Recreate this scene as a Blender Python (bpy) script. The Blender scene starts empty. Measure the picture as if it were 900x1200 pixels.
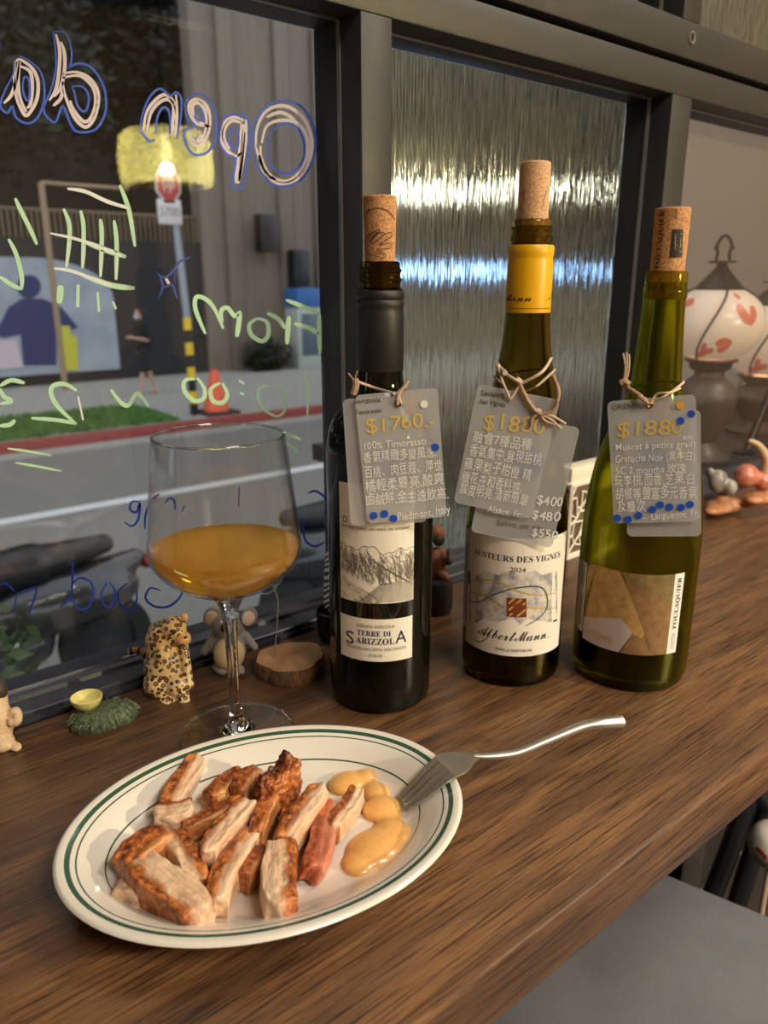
import bpy, bmesh, random
from math import *
from mathutils import Vector, Matrix, Quaternion
random.seed(7)
S = bpy.context.scene
COL = S.collection
V = Vector

# ---------------------------------------------------------------- camera
FPX = 905.0; TILT = radians(16.73); YAW = radians(50.7); CH = 0.2895   # counter top is z = 0, window wall runs along X
fw = V((cos(YAW), sin(YAW), 0)); rt = V((sin(YAW), -cos(YAW), 0)); UPV = V((0, 0, 1))
f3 = fw*cos(TILT) - UPV*sin(TILT); u3 = fw*sin(TILT) + UPV*cos(TILT)
EYE = V((0, 0, CH))
cam = bpy.data.cameras.new('camera'); co = bpy.data.objects.new('camera', cam); COL.objects.link(co)
R = Matrix((rt, u3, -f3)).transposed()
co.matrix_world = Matrix.Translation(EYE) @ R.to_4x4()
cam.sensor_fit = 'VERTICAL'; cam.sensor_height = 36; cam.lens = 36*FPX/1200
cam.clip_start = 0.01; cam.clip_end = 200
cam.dof.use_dof = True; cam.dof.focus_distance = 0.47; cam.dof.aperture_fstop = 10
S.camera = co
def ray(x, y): return f3 + rt*((x-450)/FPX) - u3*((y-600)/FPX)
def pz(x, y, z=0.0): r = ray(x, y); return EYE + r*((z-CH)/r.z)
def pY(x, y, Y): r = ray(x, y); return EYE + r*(Y/r.y)
def pX(x, y, X): r = ray(x, y); return EYE + r*(X/r.x)
def pS(x, y, s): return EYE + ray(x, y)*s

# ---------------------------------------------------------------- world, lights, exposure
S.view_settings.view_transform = 'Standard'; S.view_settings.look = 'None'
S.view_settings.exposure = 1.62; S.view_settings.gamma = 1.0; S.view_settings.use_curve_mapping = False
w = bpy.data.worlds.new('dusk'); S.world = w; w.use_nodes = True
bg = w.node_tree.nodes['Background']; bg.inputs[0].default_value = (0.90, 0.94, 1.0, 1); bg.inputs[1].default_value = 0.54
S.cycles.use_denoising = True
S.cycles.max_bounces = 14; S.cycles.transmission_bounces = 14; S.cycles.transparent_max_bounces = 24
S.cycles.caustics_reflective = False; S.cycles.sample_clamp_indirect = 6
def lamp(kind, name, loc, power, color, size=0.1, rot=None):
    l = bpy.data.lights.new(name, kind); l.energy = power; l.color = color
    if kind == 'AREA': l.size = size
    else: l.shadow_soft_size = size
    o = bpy.data.objects.new(name, l); o.location = loc
    if rot: o.rotation_euler = rot
    COL.objects.link(o); return o
WARM = (1.0, 0.90, 0.77)
lamp('AREA', 'ceiling_fill_rear', (0.25, -1.5, 1.84), 17, WARM, 0.8)  # added warm fill behind the camera, no fixture modelled
lamp('AREA', 'ceiling_fill_side', (1.6, -0.55, 1.84), 10, WARM, 0.5)  # weaker fill added on the right, also without a fixture

# ---------------------------------------------------------------- helpers
def lin(c):
    f = lambda v: v/12.92 if v <= 0.04045 else ((v+0.055)/1.055)**2.4
    return tuple(f(v/255) for v in c) + (1,)
MATS = {}
def mat(name, rgb=(128, 128, 128), rough=0.5, metal=0.0, **kw):
    m = bpy.data.materials.new(name); m.use_nodes = True; MATS[name] = m
    b = m.node_tree.nodes['Principled BSDF']
    b.inputs['Base Color'].default_value = lin(rgb); b.inputs['Roughness'].default_value = rough
    b.inputs['Metallic'].default_value = metal
    for k, v in kw.items(): b.inputs[k.replace('_', ' ')].default_value = v
    return m
def schlick(t):
    lw = t.n('LayerWeight'); lw.inputs[0].default_value = 0.5
    p = t.n('Math', operation='POWER'); t.l(lw.outputs['Facing'], p.inputs[0]); p.inputs[1].default_value = 4.0
    q = t.n('Math', operation='MULTIPLY_ADD'); t.l(p.outputs[0], q.inputs[0]); q.inputs[1].default_value = 0.9; q.inputs[2].default_value = 0.045
    return q.outputs[0]
class NT:
    def __init__(s, m): s.t = m.node_tree; s.b = s.t.nodes.get('Principled BSDF'); s.out = s.t.nodes['Material Output']
    def n(s, typ, **kw):
        x = s.t.nodes.new('ShaderNode'+typ)
        for k, v in kw.items():
            if k.startswith('i_'): x.inputs[k[2:].replace('_', ' ')].default_value = v
            else: setattr(x, k, v)
        return x
    def l(s, a, b): s.t.links.new(a, b)
    def coord(s, scale=(1, 1, 1), kind='Object', rot=(0, 0, 0)):
        c = s.n('TexCoord'); m = s.n('Mapping'); m.inputs['Scale'].default_value = scale; m.inputs['Rotation'].default_value = rot
        s.l(c.outputs[kind], m.inputs[0]); return m.outputs[0]
    def noise(s, vec, scale, detail=3, rough=0.5):
        x = s.n('TexNoise'); x.inputs['Scale'].default_value = scale; x.inputs['Detail'].default_value = detail; x.inputs['Roughness'].default_value = rough
        s.l(vec, x.inputs['Vector']); return x.outputs['Fac']
    def ramp(s, fac, stops):
        r = s.n('ValToRGB'); e = r.color_ramp.elements
        while len(e) < len(stops): e.new(0.5)
        for k, (p, c) in enumerate(stops): e[k].position = p; e[k].color = lin(c)
        s.l(fac, r.inputs[0]); return r.outputs[0]
    def mix(s, fac, a, b, mode='MIX'):
        x = s.n('MixRGB', blend_type=mode)
        for i, v in zip((0, 1, 2), (fac, a, b)):
            if isinstance(v, (int, float)): x.inputs[i].default_value = v
            elif isinstance(v, tuple): x.inputs[i].default_value = v
            else: s.l(v, x.inputs[i])
        return x.outputs[0]
    def bump(s, h, strength=0.3, dist=0.001):
        x = s.n('Bump'); x.inputs['Strength'].default_value = strength; x.inputs['Distance'].default_value = dist
        s.l(h, x.inputs['Height']); return x.outputs[0]
    def base(s, c): s.l(c, s.b.inputs['Base Color'])
    def nrm(s, c): s.l(c, s.b.inputs['Normal'])
    def surf(s, sh): s.l(sh, s.out.inputs['Surface'])
    def mixsh(s, fac, a, b):
        x = s.n('MixShader')
        if isinstance(fac, (int, float)): x.inputs[0].default_value = fac
        else: s.l(fac, x.inputs[0])
        s.l(a, x.inputs[1]); s.l(b, x.inputs[2]); return x.outputs[0]
def speckle(name, c1, c2, scale=400, rough=0.7, bump=0.2, lo=0.35, hi=0.65, stretch=(1, 1, 1)):
    m = mat(name, c1, rough); t = NT(m); v = t.coord(stretch); n = t.noise(v, scale, 4)
    t.base(t.ramp(n, [(lo, c1), (hi, c2)])); t.nrm(t.bump(n, bump, 0.0006)); return m

def wloc(o):
    p = V(o.location)
    while o.parent: o = o.parent; p += o.location
    return p
def mesh_of(bm, name):
    me = bpy.data.meshes.new(name); bm.to_mesh(me); bm.free(); return me
def finish(me, mats, smooth=True, angle=40):
    for m in (mats if isinstance(mats, (list, tuple)) else [mats]): me.materials.append(m)
    if smooth:
        me.shade_smooth(); me.set_sharp_from_angle(angle=radians(angle))
    return me
def tag(o, label=None, cat=None, group=None, kind=None):
    if label: o['label'] = label
    if cat: o['category'] = cat
    if group: o['group'] = group
    if kind: o['kind'] = kind
    return o
def part(name, geo, mats, parent, label=None, smooth=True, angle=40, kind=None):
    me = geo if isinstance(geo, bpy.types.Mesh) else mesh_of(geo, name)
    finish(me, mats, smooth, angle)
    o = bpy.data.objects.new(name, me); COL.objects.link(o); o.parent = parent
    me.transform(Matrix.Translation(-wloc(parent)))
    return tag(o, label, kind=kind)
def solo(name, geo, mats, label=None, cat=None, group=None, kind=None, smooth=True, angle=40):
    me = geo if isinstance(geo, bpy.types.Mesh) else mesh_of(geo, name)
    finish(me, mats, smooth, angle)
    vs = [v.co for v in me.vertices]
    c = V(((min(v.x for v in vs)+max(v.x for v in vs))/2, (min(v.y for v in vs)+max(v.y for v in vs))/2, min(v.z for v in vs)))
    me.transform(Matrix.Translation(-c))
    o = bpy.data.objects.new(name, me); o.location = c; COL.objects.link(o)
    return tag(o, label, cat, group, kind)
def thing(name, loc, label, cat, group=None):
    o = bpy.data.objects.new(name, None); o.empty_display_size = 0.02; o.location = loc; COL.objects.link(o)
    return tag(o, label, cat, group)
def copy_tree(o, parent=None):
    c = o.copy(); COL.objects.link(c); c.parent = parent
    for ch in list(o.children): copy_tree(ch, c)
    return c
def NB(): return bmesh.new()
def box(bm, a, b, bev=0.0, mi=0, M=None):
    a, b = V(a), V(b)
    r = bmesh.ops.create_cube(bm, size=1.0)
    vs = r['verts']
    for v in vs:
        v.co = V(((a.x+b.x)/2+v.co.x*(b.x-a.x), (a.y+b.y)/2+v.co.y*(b.y-a.y), (a.z+b.z)/2+v.co.z*(b.z-a.z)))
    fs = list({f for v in vs for f in v.link_faces})
    if bev:
        es = list({e for v in vs for e in v.link_edges})
        rr = bmesh.ops.bevel(bm, geom=es, offset=bev, segments=2, affect='EDGES', profile=0.5)
        fs = list(set(rr['faces']) | {f for f in fs if f.is_valid}); vs = list({v for f in fs for v in f.verts})
    for f in fs: f.material_index = mi
    if M: bmesh.ops.transform(bm, matrix=M, verts=vs)
    return vs
def lathe(bm, prof, c=(0, 0, 0), seg=48, mi=0, closed=False, M=None, sx=1, sy=1):
    c = V(c); rings = []; new = []
    for (r, z) in prof:
        if r < 1e-6: ring = [bm.verts.new((0, 0, z))]
        else: ring = [bm.verts.new((r*cos(2*pi*k/seg)*sx, r*sin(2*pi*k/seg)*sy, z)) for k in range(seg)]
        rings.append(ring); new += ring
    pairs = list(zip(rings, rings[1:])) + ([(rings[-1], rings[0])] if closed else [])
    for A, B in pairs:
        if len(A) == 1 and len(B) == 1: continue
        for k in range(seg):
            k2 = (k+1) % seg
            if len(A) == 1: vs = (A[0], B[k2], B[k])
            elif len(B) == 1: vs = (A[k], A[k2], B[0])
            else: vs = (A[k], A[k2], B[k2], B[k])
            f = bm.faces.new(vs); f.material_index = mi
    for v in new:
        if M: v.co = M @ v.co
        v.co += c
    return new
def smooth_prof(pts, n=6):
    """Catmull-Rom through (r, z) points"""
    P = [V((a, b)) for a, b in pts]; out = []
    for i in range(len(P)-1):
        p0, p1, p2, p3 = P[max(i-1, 0)], P[i], P[i+1], P[min(i+2, len(P)-1)]
        for k in range(n):
            t = k/n
            out.append(0.5*((2*p1)+(p2-p0)*t+(2*p0-5*p1+4*p2-p3)*t*t+(3*p1-p0-3*p2+p3)*t**3))
    out.append(P[-1]); return [(max(p.x, 0), p.y) for p in out]
def crv(pts, n=6):
    P = [V(p) for p in pts]; out = []
    for i in range(len(P)-1):
        p0, p1, p2, p3 = P[max(i-1, 0)], P[i], P[i+1], P[min(i+2, len(P)-1)]
        for k in range(n):
            t = k/n
            out.append(0.5*((2*p1)+(p2-p0)*t+(2*p0-5*p1+4*p2-p3)*t*t+(3*p1-p0-3*p2+p3)*t**3))
    out.append(P[-1]); return out
def tube(bm, pts, r, seg=8, mi=0, flat=1.0, closed=False):
    P = [V(p) for p in pts]; n = len(P); rr = r if isinstance(r, (list, tuple)) else [r]*n
    T = [((P[(i+1) % n] if closed else P[min(i+1, n-1)])-(P[(i-1) % n] if closed else P[max(i-1, 0)])).normalized() for i in range(n)]
    N = T[0].orthogonal().normalized(); rings = []
    if abs(T[0].z) < 0.9: N = (V((0, 0, 1)) - T[0]*T[0].z).normalized()
    for i in range(n):
        N = (N - T[i]*N.dot(T[i])).normalized(); B = T[i].cross(N)
        rings.append([bm.verts.new(P[i] + (N*cos(2*pi*k/seg)*flat + B*sin(2*pi*k/seg))*rr[i]) for k in range(seg)])
    for a in range(n if closed else n-1):
        A, Bq = rings[a], rings[(a+1) % n]
        for k in range(seg):
            f = bm.faces.new((A[k], A[(k+1) % seg], Bq[(k+1) % seg], Bq[k])); f.material_index = mi
    if not closed:
        for ring, rev in ((rings[0], True), (rings[-1], False)):
            f = bm.faces.new(ring[::-1] if rev else ring); f.material_index = mi
def ball(bm, c, r, mi=0, seg=20, M=None):
    rx = r if isinstance(r, (tuple, list)) else (r, r, r)
    q = bmesh.ops.create_uvsphere(bm, u_segments=seg, v_segments=max(6, seg//2+2), radius=1)
    for v in q['verts']:
        p = V((v.co.x*rx[0], v.co.y*rx[1], v.co.z*rx[2]))
        if M: p = M @ p
        v.co = p + V(c)
    for f in {f for v in q['verts'] for f in v.link_faces}: f.material_index = mi
def capsule(bm, p, q, r1, r2=None):
    p, q = V(p), V(q); r2 = r2 or r1; n = 9
    for k in range(n+1): ball(bm, p.lerp(q, k/n), r1+(r2-r1)*k/n, seg=14)
def remesh(bm, voxel, it=4):
    me = mesh_of(bm, 'tmp'); o = bpy.data.objects.new('tmp', me); COL.objects.link(o)
    m = o.modifiers.new('r', 'REMESH'); m.mode = 'VOXEL'; m.voxel_size = voxel
    s = o.modifiers.new('s', 'SMOOTH'); s.iterations = it; s.factor = 0.5
    dg = bpy.context.evaluated_depsgraph_get(); out = bpy.data.meshes.new_from_object(o.evaluated_get(dg))
    bpy.data.objects.remove(o); bpy.data.meshes.remove(me); return out
def rotm(axis, deg): return Matrix.Rotation(radians(deg), 4, axis)

# text: glyph outlines turned into meshes
_gc = {}
def glyph(ch, thin=0.0):
    k = (ch, thin)
    if k not in _gc:
        c = bpy.data.curves.new('g', 'FONT'); c.body = ch; c.resolution_u = 3; c.offset = thin
        c2 = c.copy(); c2.body = ch+'|'; c2.offset = 0
        o = bpy.data.objects.new('g', c); me = o.to_mesh()
        vs = [(v.co.x, v.co.y) for v in me.vertices]; fs = [tuple(p.vertices) for p in me.polygons]
        o.to_mesh_clear()
        o2 = bpy.data.objects.new('g', c2); m2 = o2.to_mesh()
        adv = max([v.co.x for v in m2.vertices] + [0.1]) - 0.16
        bpy.data.objects.remove(o); bpy.data.objects.remove(o2)
        if ch == ' ': vs, fs, adv = [], [], 0.28
        _gc[k] = (vs, fs, adv)
    return _gc[k]
def text(bm, s, fit, f, h=None, thin=0.0, jit=0.0, mi=0, slant=0.0, center=False):
    """Lay s on the curve (x, y) -> f(x, y); fit = (x0, y0, x1, y1) baseline ends; h = cap height."""
    G = [glyph(c, thin) for c in s]; tot = sum(g[2] for g in G) or 1
    x0, y0, x1, y1 = fit; L = hypot(x1-x0, y1-y0); kx = L/tot
    ky = (h/0.72) if h else kx
    ux, uy = (x1-x0)/L, (y1-y0)/L; cx = 0
    for g in G:
        dy = random.uniform(-jit, jit)*ky; sc = 1+random.uniform(-jit, jit)*1.2; a = random.uniform(-jit, jit)*1.2
        vv = []
        for (vx, vy) in g[0]:
            lx, ly = vx*sc, vy*sc; lx, ly = lx*cos(a)-ly*sin(a)+slant*ly, lx*sin(a)+ly*cos(a)
            X = (cx+lx)*kx; Y = ly*ky+dy
            vv.append(bm.verts.new(f(x0+X*ux-Y*uy, y0+X*uy+Y*ux)))
        for q in g[1]:
            try: fc = bm.faces.new([vv[i] for i in q]); fc.material_index = mi
            except ValueError: pass
        cx += g[2]
def ribbon(bm, pts, wd, f, mi=0, n=5, taper=True):
    P = crv([(p[0], p[1], 0) for p in pts], n) if len(pts) > 2 else [V((p[0], p[1], 0)) for p in pts]
    m = len(P); prev = None
    for i in range(m):
        t = (P[min(i+1, m-1)]-P[max(i-1, 0)]); t = t.normalized() if t.length else V((1, 0, 0))
        nn = V((-t.y, t.x, 0)); q = wd/2
        if taper: q *= (0.55+0.45*min(1, 4*i/max(m-1, 1), 4*(m-1-i)/max(m-1, 1)))
        cur = (bm.verts.new(f(P[i].x+nn.x*q, P[i].y+nn.y*q)), bm.verts.new(f(P[i].x-nn.x*q, P[i].y-nn.y*q)))
        if prev: fc = bm.faces.new((prev[0], prev[1], cur[1], cur[0])); fc.material_index = mi
        prev = cur
def poly(bm, pts, f, mi=0):
    fc = bm.faces.new([bm.verts.new(f(*p)) for p in pts]); fc.material_index = mi; return fc
def disc(bm, x, y, r, f, mi=0, n=24): poly(bm, [(x+r*cos(2*pi*k/n), y+r*sin(2*pi*k/n)) for k in range(n)], f, mi)

# ---------------------------------------------------------------- materials
def m_wood():
    m = mat('walnut_laminate', (100, 64, 42), 0.36); t = NT(m)
    v1 = t.coord((1.2, 14, 14)); v2 = t.coord((14, 420, 420)); v3 = t.coord((3, 60, 60))
    a = t.noise(v1, 3.2, 5, 0.6); b = t.noise(v2, 1.6, 4, 0.65); c = t.noise(v3, 2.0, 5, 0.7)
    col = t.ramp(a, [(0.30, (94, 70, 50)), (0.47, (116, 88, 62)), (0.58, (142, 110, 76)), (0.72, (106, 80, 57))])
    col = t.mix(0.55, col, t.ramp(c, [(0.32, (96, 72, 54)), (0.6, (148, 120, 92))]), 'OVERLAY')
    pore = t.ramp(b, [(0.36, (92, 76, 64)), (0.52, (255, 255, 255))])
    col = t.mix(0.8, col, pore, 'MULTIPLY'); t.base(col)
    t.nrm(t.bump(b, 0.25, 0.0006))
    return m
WOOD = m_wood()
FRAME = mat('frame_paint', (50, 47, 46), 0.5)
GASKET = mat('gasket', (150, 146, 140), 0.3, 0.3)
BLACK = mat('black_plastic', (20, 20, 22), 0.35)
BLACKG = mat('black_gloss', (14, 14, 15), 0.12)
SILL = speckle('sill_powdercoat', (34, 35, 42), (58, 60, 72), 900, 0.4, 0.25)
def m_pane(name, tint=(1, 1, 1, 1)):
    m = mat(name); t = NT(m); tr = t.n('BsdfTransparent'); tr.inputs[0].default_value = tint
    gl = t.n('BsdfGlossy'); gl.inputs['Roughness'].default_value = 0.0
    t.surf(t.mixsh(schlick(t), tr.outputs[0], gl.outputs[0])); return m
PANE = m_pane('window_glass', (0.93, 0.95, 0.95, 1))
def m_rain():
    m = mat('rain_glass', (228, 233, 212), 0.07); t = NT(m)
    t.b.inputs['Transmission Weight'].default_value = 1.0; t.b.inputs['IOR'].default_value = 1.45
    v = t.coord((640, 640, 15)); n1 = t.noise(v, 1.0, 1, 0.5); v2 = t.coord((420, 420, 60)); n2 = t.noise(v2, 1.0, 1)
    t.nrm(t.bump(t.mix(0.16, n1, n2), 0.58, 0.0014)); return m
RAIN = m_rain()
def m_glass(name, tint, rough=0.0, ior=1.5):
    m = mat(name); t = NT(m); g = t.n('BsdfGlass'); g.inputs['Color'].default_value = tint; g.inputs['Roughness'].default_value = rough; g.inputs['IOR'].default_value = ior
    t.surf(g.outputs[0]); return m
CLEAR = m_glass('clear_glass', (0.98, 0.98, 0.97, 1))
def m_thin():
    m = mat('thin_bowl_glass'); t = NT(m); tr = t.n('BsdfTransparent'); tr.inputs[0].default_value = (0.975, 0.975, 0.97, 1)
    gl = t.n('BsdfGlossy'); gl.inputs['Roughness'].default_value = 0.0
    t.surf(t.mixsh(schlick(t), tr.outputs[0], gl.outputs[0])); return m
THIN = m_thin()
def m_wine():
    m = mat('orange_wine'); t = NT(m); g = t.n('BsdfGlass'); g.inputs['Color'].default_value = (0.99, 0.80, 0.30, 1); g.inputs['IOR'].default_value = 1.2; g.inputs['Roughness'].default_value = 0.08
    tl = t.n('BsdfTranslucent'); tl.inputs[0].default_value = lin((255, 212, 110)); df = t.n('BsdfDiffuse'); df.inputs[0].default_value = lin((250, 196, 100))
    t.surf(t.mixsh(0.42, g.outputs[0], t.mixsh(0.5, tl.outputs[0], df.outputs[0]))); return m
WINE = m_wine()
GREENGLASS = m_glass('green_bottle_glass', (0.70, 0.71, 0.26, 1), 0.10)
OLIVEGLASS = m_glass('olive_bottle_glass', (0.66, 0.60, 0.34, 1), 0.01)
DARKGLASS = mat('dark_bottle_glass', (12, 13, 6), 0.06, 0.0, Specular_IOR_Level=0.4)
DARKNECK = m_glass('dark_neck_glass', (0.50, 0.45, 0.24, 1), 0.01)
DARKWINE = mat('dark_wine', (26, 20, 8), 0.08)
PAPER = speckle('label_paper', (238, 230, 212), (246, 238, 222), 700, 0.65, 0.05)
PAPERW = mat('white_label_paper', (236, 230, 218), 0.6)
INK = mat('black_ink', (26, 24, 26), 0.6)
INKB = mat('navy_ink', (28, 36, 74), 0.6)
INKG = mat('grey_ink', (110, 102, 90), 0.6)
INKT = mat('tan_ink', (196, 160, 110), 0.6)
YELLOW = mat('yellow_capsule', (238, 178, 10), 0.38)
CAPSULE = mat('black_capsule', (27, 26, 26), 0.5)
def m_card():
    m = mat('frosted_card'); t = NT(m); tr = t.n('BsdfTransparent'); tr.inputs[0].default_value = (0.95, 0.95, 0.95, 1)
    df = t.n('BsdfDiffuse'); df.inputs[0].default_value = lin((228, 228, 228)); tl = t.n('BsdfTranslucent'); tl.inputs[0].default_value = lin((228, 228, 228))
    gl = t.n('BsdfGlossy'); gl.inputs['Roughness'].default_value = 0.35
    a = t.mixsh(0.18, df.outputs[0], tl.outputs[0]); b = t.mixsh(0.05, a, gl.outputs[0])
    t.surf(t.mixsh(0.40, tr.outputs[0], b)); return m
CARD = m_card()
WHITEINK = mat('white_marker', (246, 244, 240), 0.5)
GOLDINK = mat('gold_marker', (226, 192, 104), 0.5)
BLUEDOT = mat('blue_sticker', (28, 84, 200), 0.5)
YELDOT = mat('yellow_sticker', (246, 178, 52), 0.5)
def m_bluefilm():
    m = mat('blue_film'); t = NT(m); tr = t.n('BsdfTransparent'); tr.inputs[0].default_value = (0.75, 0.8, 1, 1)
    df = t.n('BsdfDiffuse'); df.inputs[0].default_value = lin((62, 92, 190)); t.surf(t.mixsh(0.6, tr.outputs[0], df.outputs[0])); return m
BLUEFILM = m_bluefilm()
TWINE = speckle('twine', (196, 164, 136), (230, 206, 184), 1500, 0.9, 0.5)
TWINED = speckle('dark_twine', (150, 112, 84), (206, 170, 140), 1500, 0.9, 0.5)
FEATHER = mat('pale_fluff', (226, 176, 140), 0.9)
BRASS = mat('brass_eyelet', (150, 112, 52), 0.3, 0.9)
def m_cork(name, a, b):
    m = mat(name, a, 0.75); t = NT(m); v = t.coord((1, 1, 1)); x = t.n('TexVoronoi'); x.inputs['Scale'].default_value = 950; t.l(v, x.inputs['Vector'])
    n = t.noise(v, 900, 4, 0.7); c = t.mix(0.5, x.outputs['Color'], n)
    bw = t.n('RGBToBW'); t.l(c, bw.inputs[0]); t.base(t.ramp(bw.outputs[0], [(0.30, b), (0.62, a)])); t.nrm(t.bump(bw.outputs[0], 0.25, 0.0005)); return m
CORK = m_cork('cork', (212, 156, 102), (160, 104, 60))
CORKL = m_cork('pale_cork', (224, 180, 132), (190, 140, 92))
PLATE = mat('cream_china', (222, 215, 202), 0.22, 0, Coat_Weight=0.5, Coat_Roughness=0.06)
PLATEG = mat('green_plate_line', (46, 82, 62), 0.22, 0, Coat_Weight=0.5, Coat_Roughness=0.06)
STEEL = mat('brushed_steel', (190, 182, 172), 0.4, 1.0)

# ---------------------------------------------------------------- room shell and window wall
GY = 0.567          # inner face of the panes
WARMWALL = mat('room_plaster', (168, 146, 122), 0.85)
FLOORM = mat('dark_floor', (58, 50, 44), 0.6)
CEIL = mat('dark_ceiling', (150, 138, 124), 0.9)
def slab(name, a, b, m, bev=0.0): 
    bm = NB(); box(bm, a, b, bev); return solo(name, bm, m, kind='structure', smooth=bev > 0)
slab('floor', (-2.6, -3.2, -0.80), (3.0, 0.511, -0.75), FLOORM)
slab('ceiling', (-2.6, -3.2, 1.90), (3.0, 0.62, 1.95), CEIL)
slab('wall_back', (-2.6, -3.25, -0.75), (3.0, -3.2, 1.90), WARMWALL)
slab('wall_left', (-2.65, -3.2, -0.75), (-2.6, 0.62, 1.90), WARMWALL)
slab('wall_right', (3.0, -3.2, -0.75), (3.05, 0.62, 1.90), WARMWALL)
LOWM = mat('dark_lower_wall', (46, 42, 38), 0.7)
slab('wall_window_lower', (-2.6, 0.513, -0.75), (3.0, 0.62, -0.036), LOWM)
slab('wall_window_left', (-2.6, 0.511, -0.036), (-0.50, 0.62, 1.90), WARMWALL)
slab('wall_window_top', (-0.50, 0.511, 1.30), (3.0, 0.62, 1.90), WARMWALL)
def frm(i, a, b, m=None, bev=0.0012): return slab('trim_%d' % i, a, b, m or FRAME, bev)
# posts and rails
frm(1, (0.3963, 0.511, 0.0), (0.4264, 0.573, 0.4785))
frm(2, (0.8140, 0.511, 0.0), (0.8525, 0.573, 0.4785))
frm(3, (-0.50, 0.511, 0.4785), (3.0, 0.573, 0.5075))
frm(4, (-0.50, 0.535, 0.5075), (3.0, 0.573, 0.5145), BLACK)
frm(5, (-0.50, 0.511, 0.5145), (3.0, 0.573, 0.5495))
frm(6, (0.8200, 0.511, 0.5495), (0.8535, 0.573, 1.30))
frm(7, (1.62, 0.511, 0.0), (1.66, 0.573, 0.4785))
frm(8, (-0.50, 0.511, 0.0), (-0.46, 0.573, 0.4785))
# stepped sill under the panes
def sill(i, X0, X1):
    bm = NB()
    prof = [(0.511, 0.0), (0.511, 0.0035), (0.5135, 0.0035), (0.5135, 0.0065), (0.5145, 0.0075), (0.530, 0.0085), (0.531, 0.0115), (0.535, 0.0125), (0.537, 0.009), (0.546, 0.007), (0.5475, 0.0095), (0.566, 0.0075), (0.573, 0.0065), (0.573, -0.03), (0.513, -0.03)]
    A = [bm.verts.new((X0, y, z)) for y, z in prof]; B = [bm.verts.new((X1, y, z)) for y, z in prof]; n = len(prof)
    for k in range(n): bm.faces.new((A[k], A[(k+1) % n], B[(k+1) % n], B[k]))
    bm.faces.new(A[::-1]); bm.faces.new(B); bmesh.ops.recalc_face_normals(bm, faces=bm.faces)
    return solo('trim_%d' % i, bm, SILL, kind='structure', angle=20)
sill(9, -0.46, 0.3963); sill(10, 0.4264, 0.814); sill(11, 0.8525, 1.62)
slab('trim_12', (-0.5, 0.511, -0.036), (3.0, 0.513, 0.0), BLACK)
def window(i, X0, X1, z0, z1, gm, gname='pane'):
    w_ = bpy.data.objects.new('window_%d' % i, None); w_.location = ((X0+X1)/2, GY, z0); COL.objects.link(w_); w_['kind'] = 'structure'
    bm = NB(); q = 0.0012; ya, yb = 0.5365, 0.5405
    for a, b in (((X0, ya, z0+.009), (X0+q, yb, z1)), ((X1-q, ya, z0+.009), (X1, yb, z1)), ((X0, ya, z1-q), (X1, yb, z1))): box(bm, a, b)
    if z0 > 0.3: box(bm, (X0, ya, z0), (X1, yb, z0+q))
    part('gasket', bm, GASKET, w_, smooth=False)
    bm = NB(); box(bm, (X0+.001, GY, z0), (X1-.001, GY+0.005, z1-.001)); part(gname, bm, gm, w_, smooth=False)
    return w_
WIN = window(1, -0.46, 0.3963, 0.0, 0.4785, PANE)
window(2, 0.4264, 0.814, 0.0, 0.4785, RAIN, 'rippled_pane')
window(3, 0.8525, 1.62, 0.0, 0.4785, PANE)
window(4, -0.50, 0.820, 0.5495, 1.30, RAIN, 'rippled_pane')
window(5, 0.8535, 3.0, 0.5495, 1.30, RAIN, 'rippled_pane')
slab('wall_window_right', (1.66, 0.511, -0.036), (3.0, 0.60, 0.4785), WARMWALL)
# latch hole in the upper rail
hp = pY(811, 44, 0.5105)
bm = NB(); lathe(bm, [(0.0, 0.0), (0.0042, 0.0)], hp, 20, mi=1, M=rotm('X', 90)); lathe(bm, [(0.0042, 0.0), (0.0050, 0.0012), (0.0058, 0.0012), (0.0062, 0.0)], hp, 20, M=rotm('X', 90))
solo('latch_plate', bm, [GASKET, BLACK], 'small round metal latch hole in the dark upper window rail', 'latch')
bm = NB(); box(bm, (-0.75, 0.177, -0.036), (2.4, 0.511, 0.0), 0.0022)
solo('counter', bm, WOOD, 'dark walnut wood grain bar counter along the window', 'counter')

# ---------------------------------------------------------------- writing on the left pane
WY = GY - 0.0003
WOFF = [0.0]
def wf(x, y): return pY(x, y, WY - WOFF[0])
PINK = mat('pink_window_paint', (214, 200, 204), 0.7); BLUEP = mat('blue_window_paint', (44, 84, 200), 0.6); GRN = mat('green_window_paint', (184, 222, 184), 0.7)
DBLUE = mat('dark_blue_marker', (24, 52, 150), 0.5); WHT = mat('white_window_paint', (224, 228, 222), 0.7)
def strokes(name, mt, org, sc, data, wpx, label):
    bm = NB()
    for s in data:
        wd = wpx
        if isinstance(s, tuple): s, wd = s
        ribbon(bm, [(org[0]+a/sc, org[1]+b/sc) for a, b in s], wd, wf)
    return bm
A0, AS = (0, 20), 4.5
pinkA = [[(20,455),(60,410),(85,330),(100,235)],[(80,230),(75,330),(90,430),(130,515),(160,500),(195,430),(200,340),(170,270),(110,225),(85,230)],[(110,260),(160,290),(170,370),(160,460),(140,480)],[(105,235),(95,330),(105,430),(140,500)],
 [(295,90),(315,180),(310,290),(295,380),(260,440)],[(320,130),(340,190),(340,280),(320,370),(285,420)],[(325,300),(400,290),(470,320),(515,390),(515,470),(490,545),(450,580),(400,540),(365,470),(340,400),(330,340)],[(330,320),(420,310),(490,370),(505,450),(480,530),(440,550),(390,490),(370,440)],[(330,380),(320,430),(280,468)]]
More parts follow.
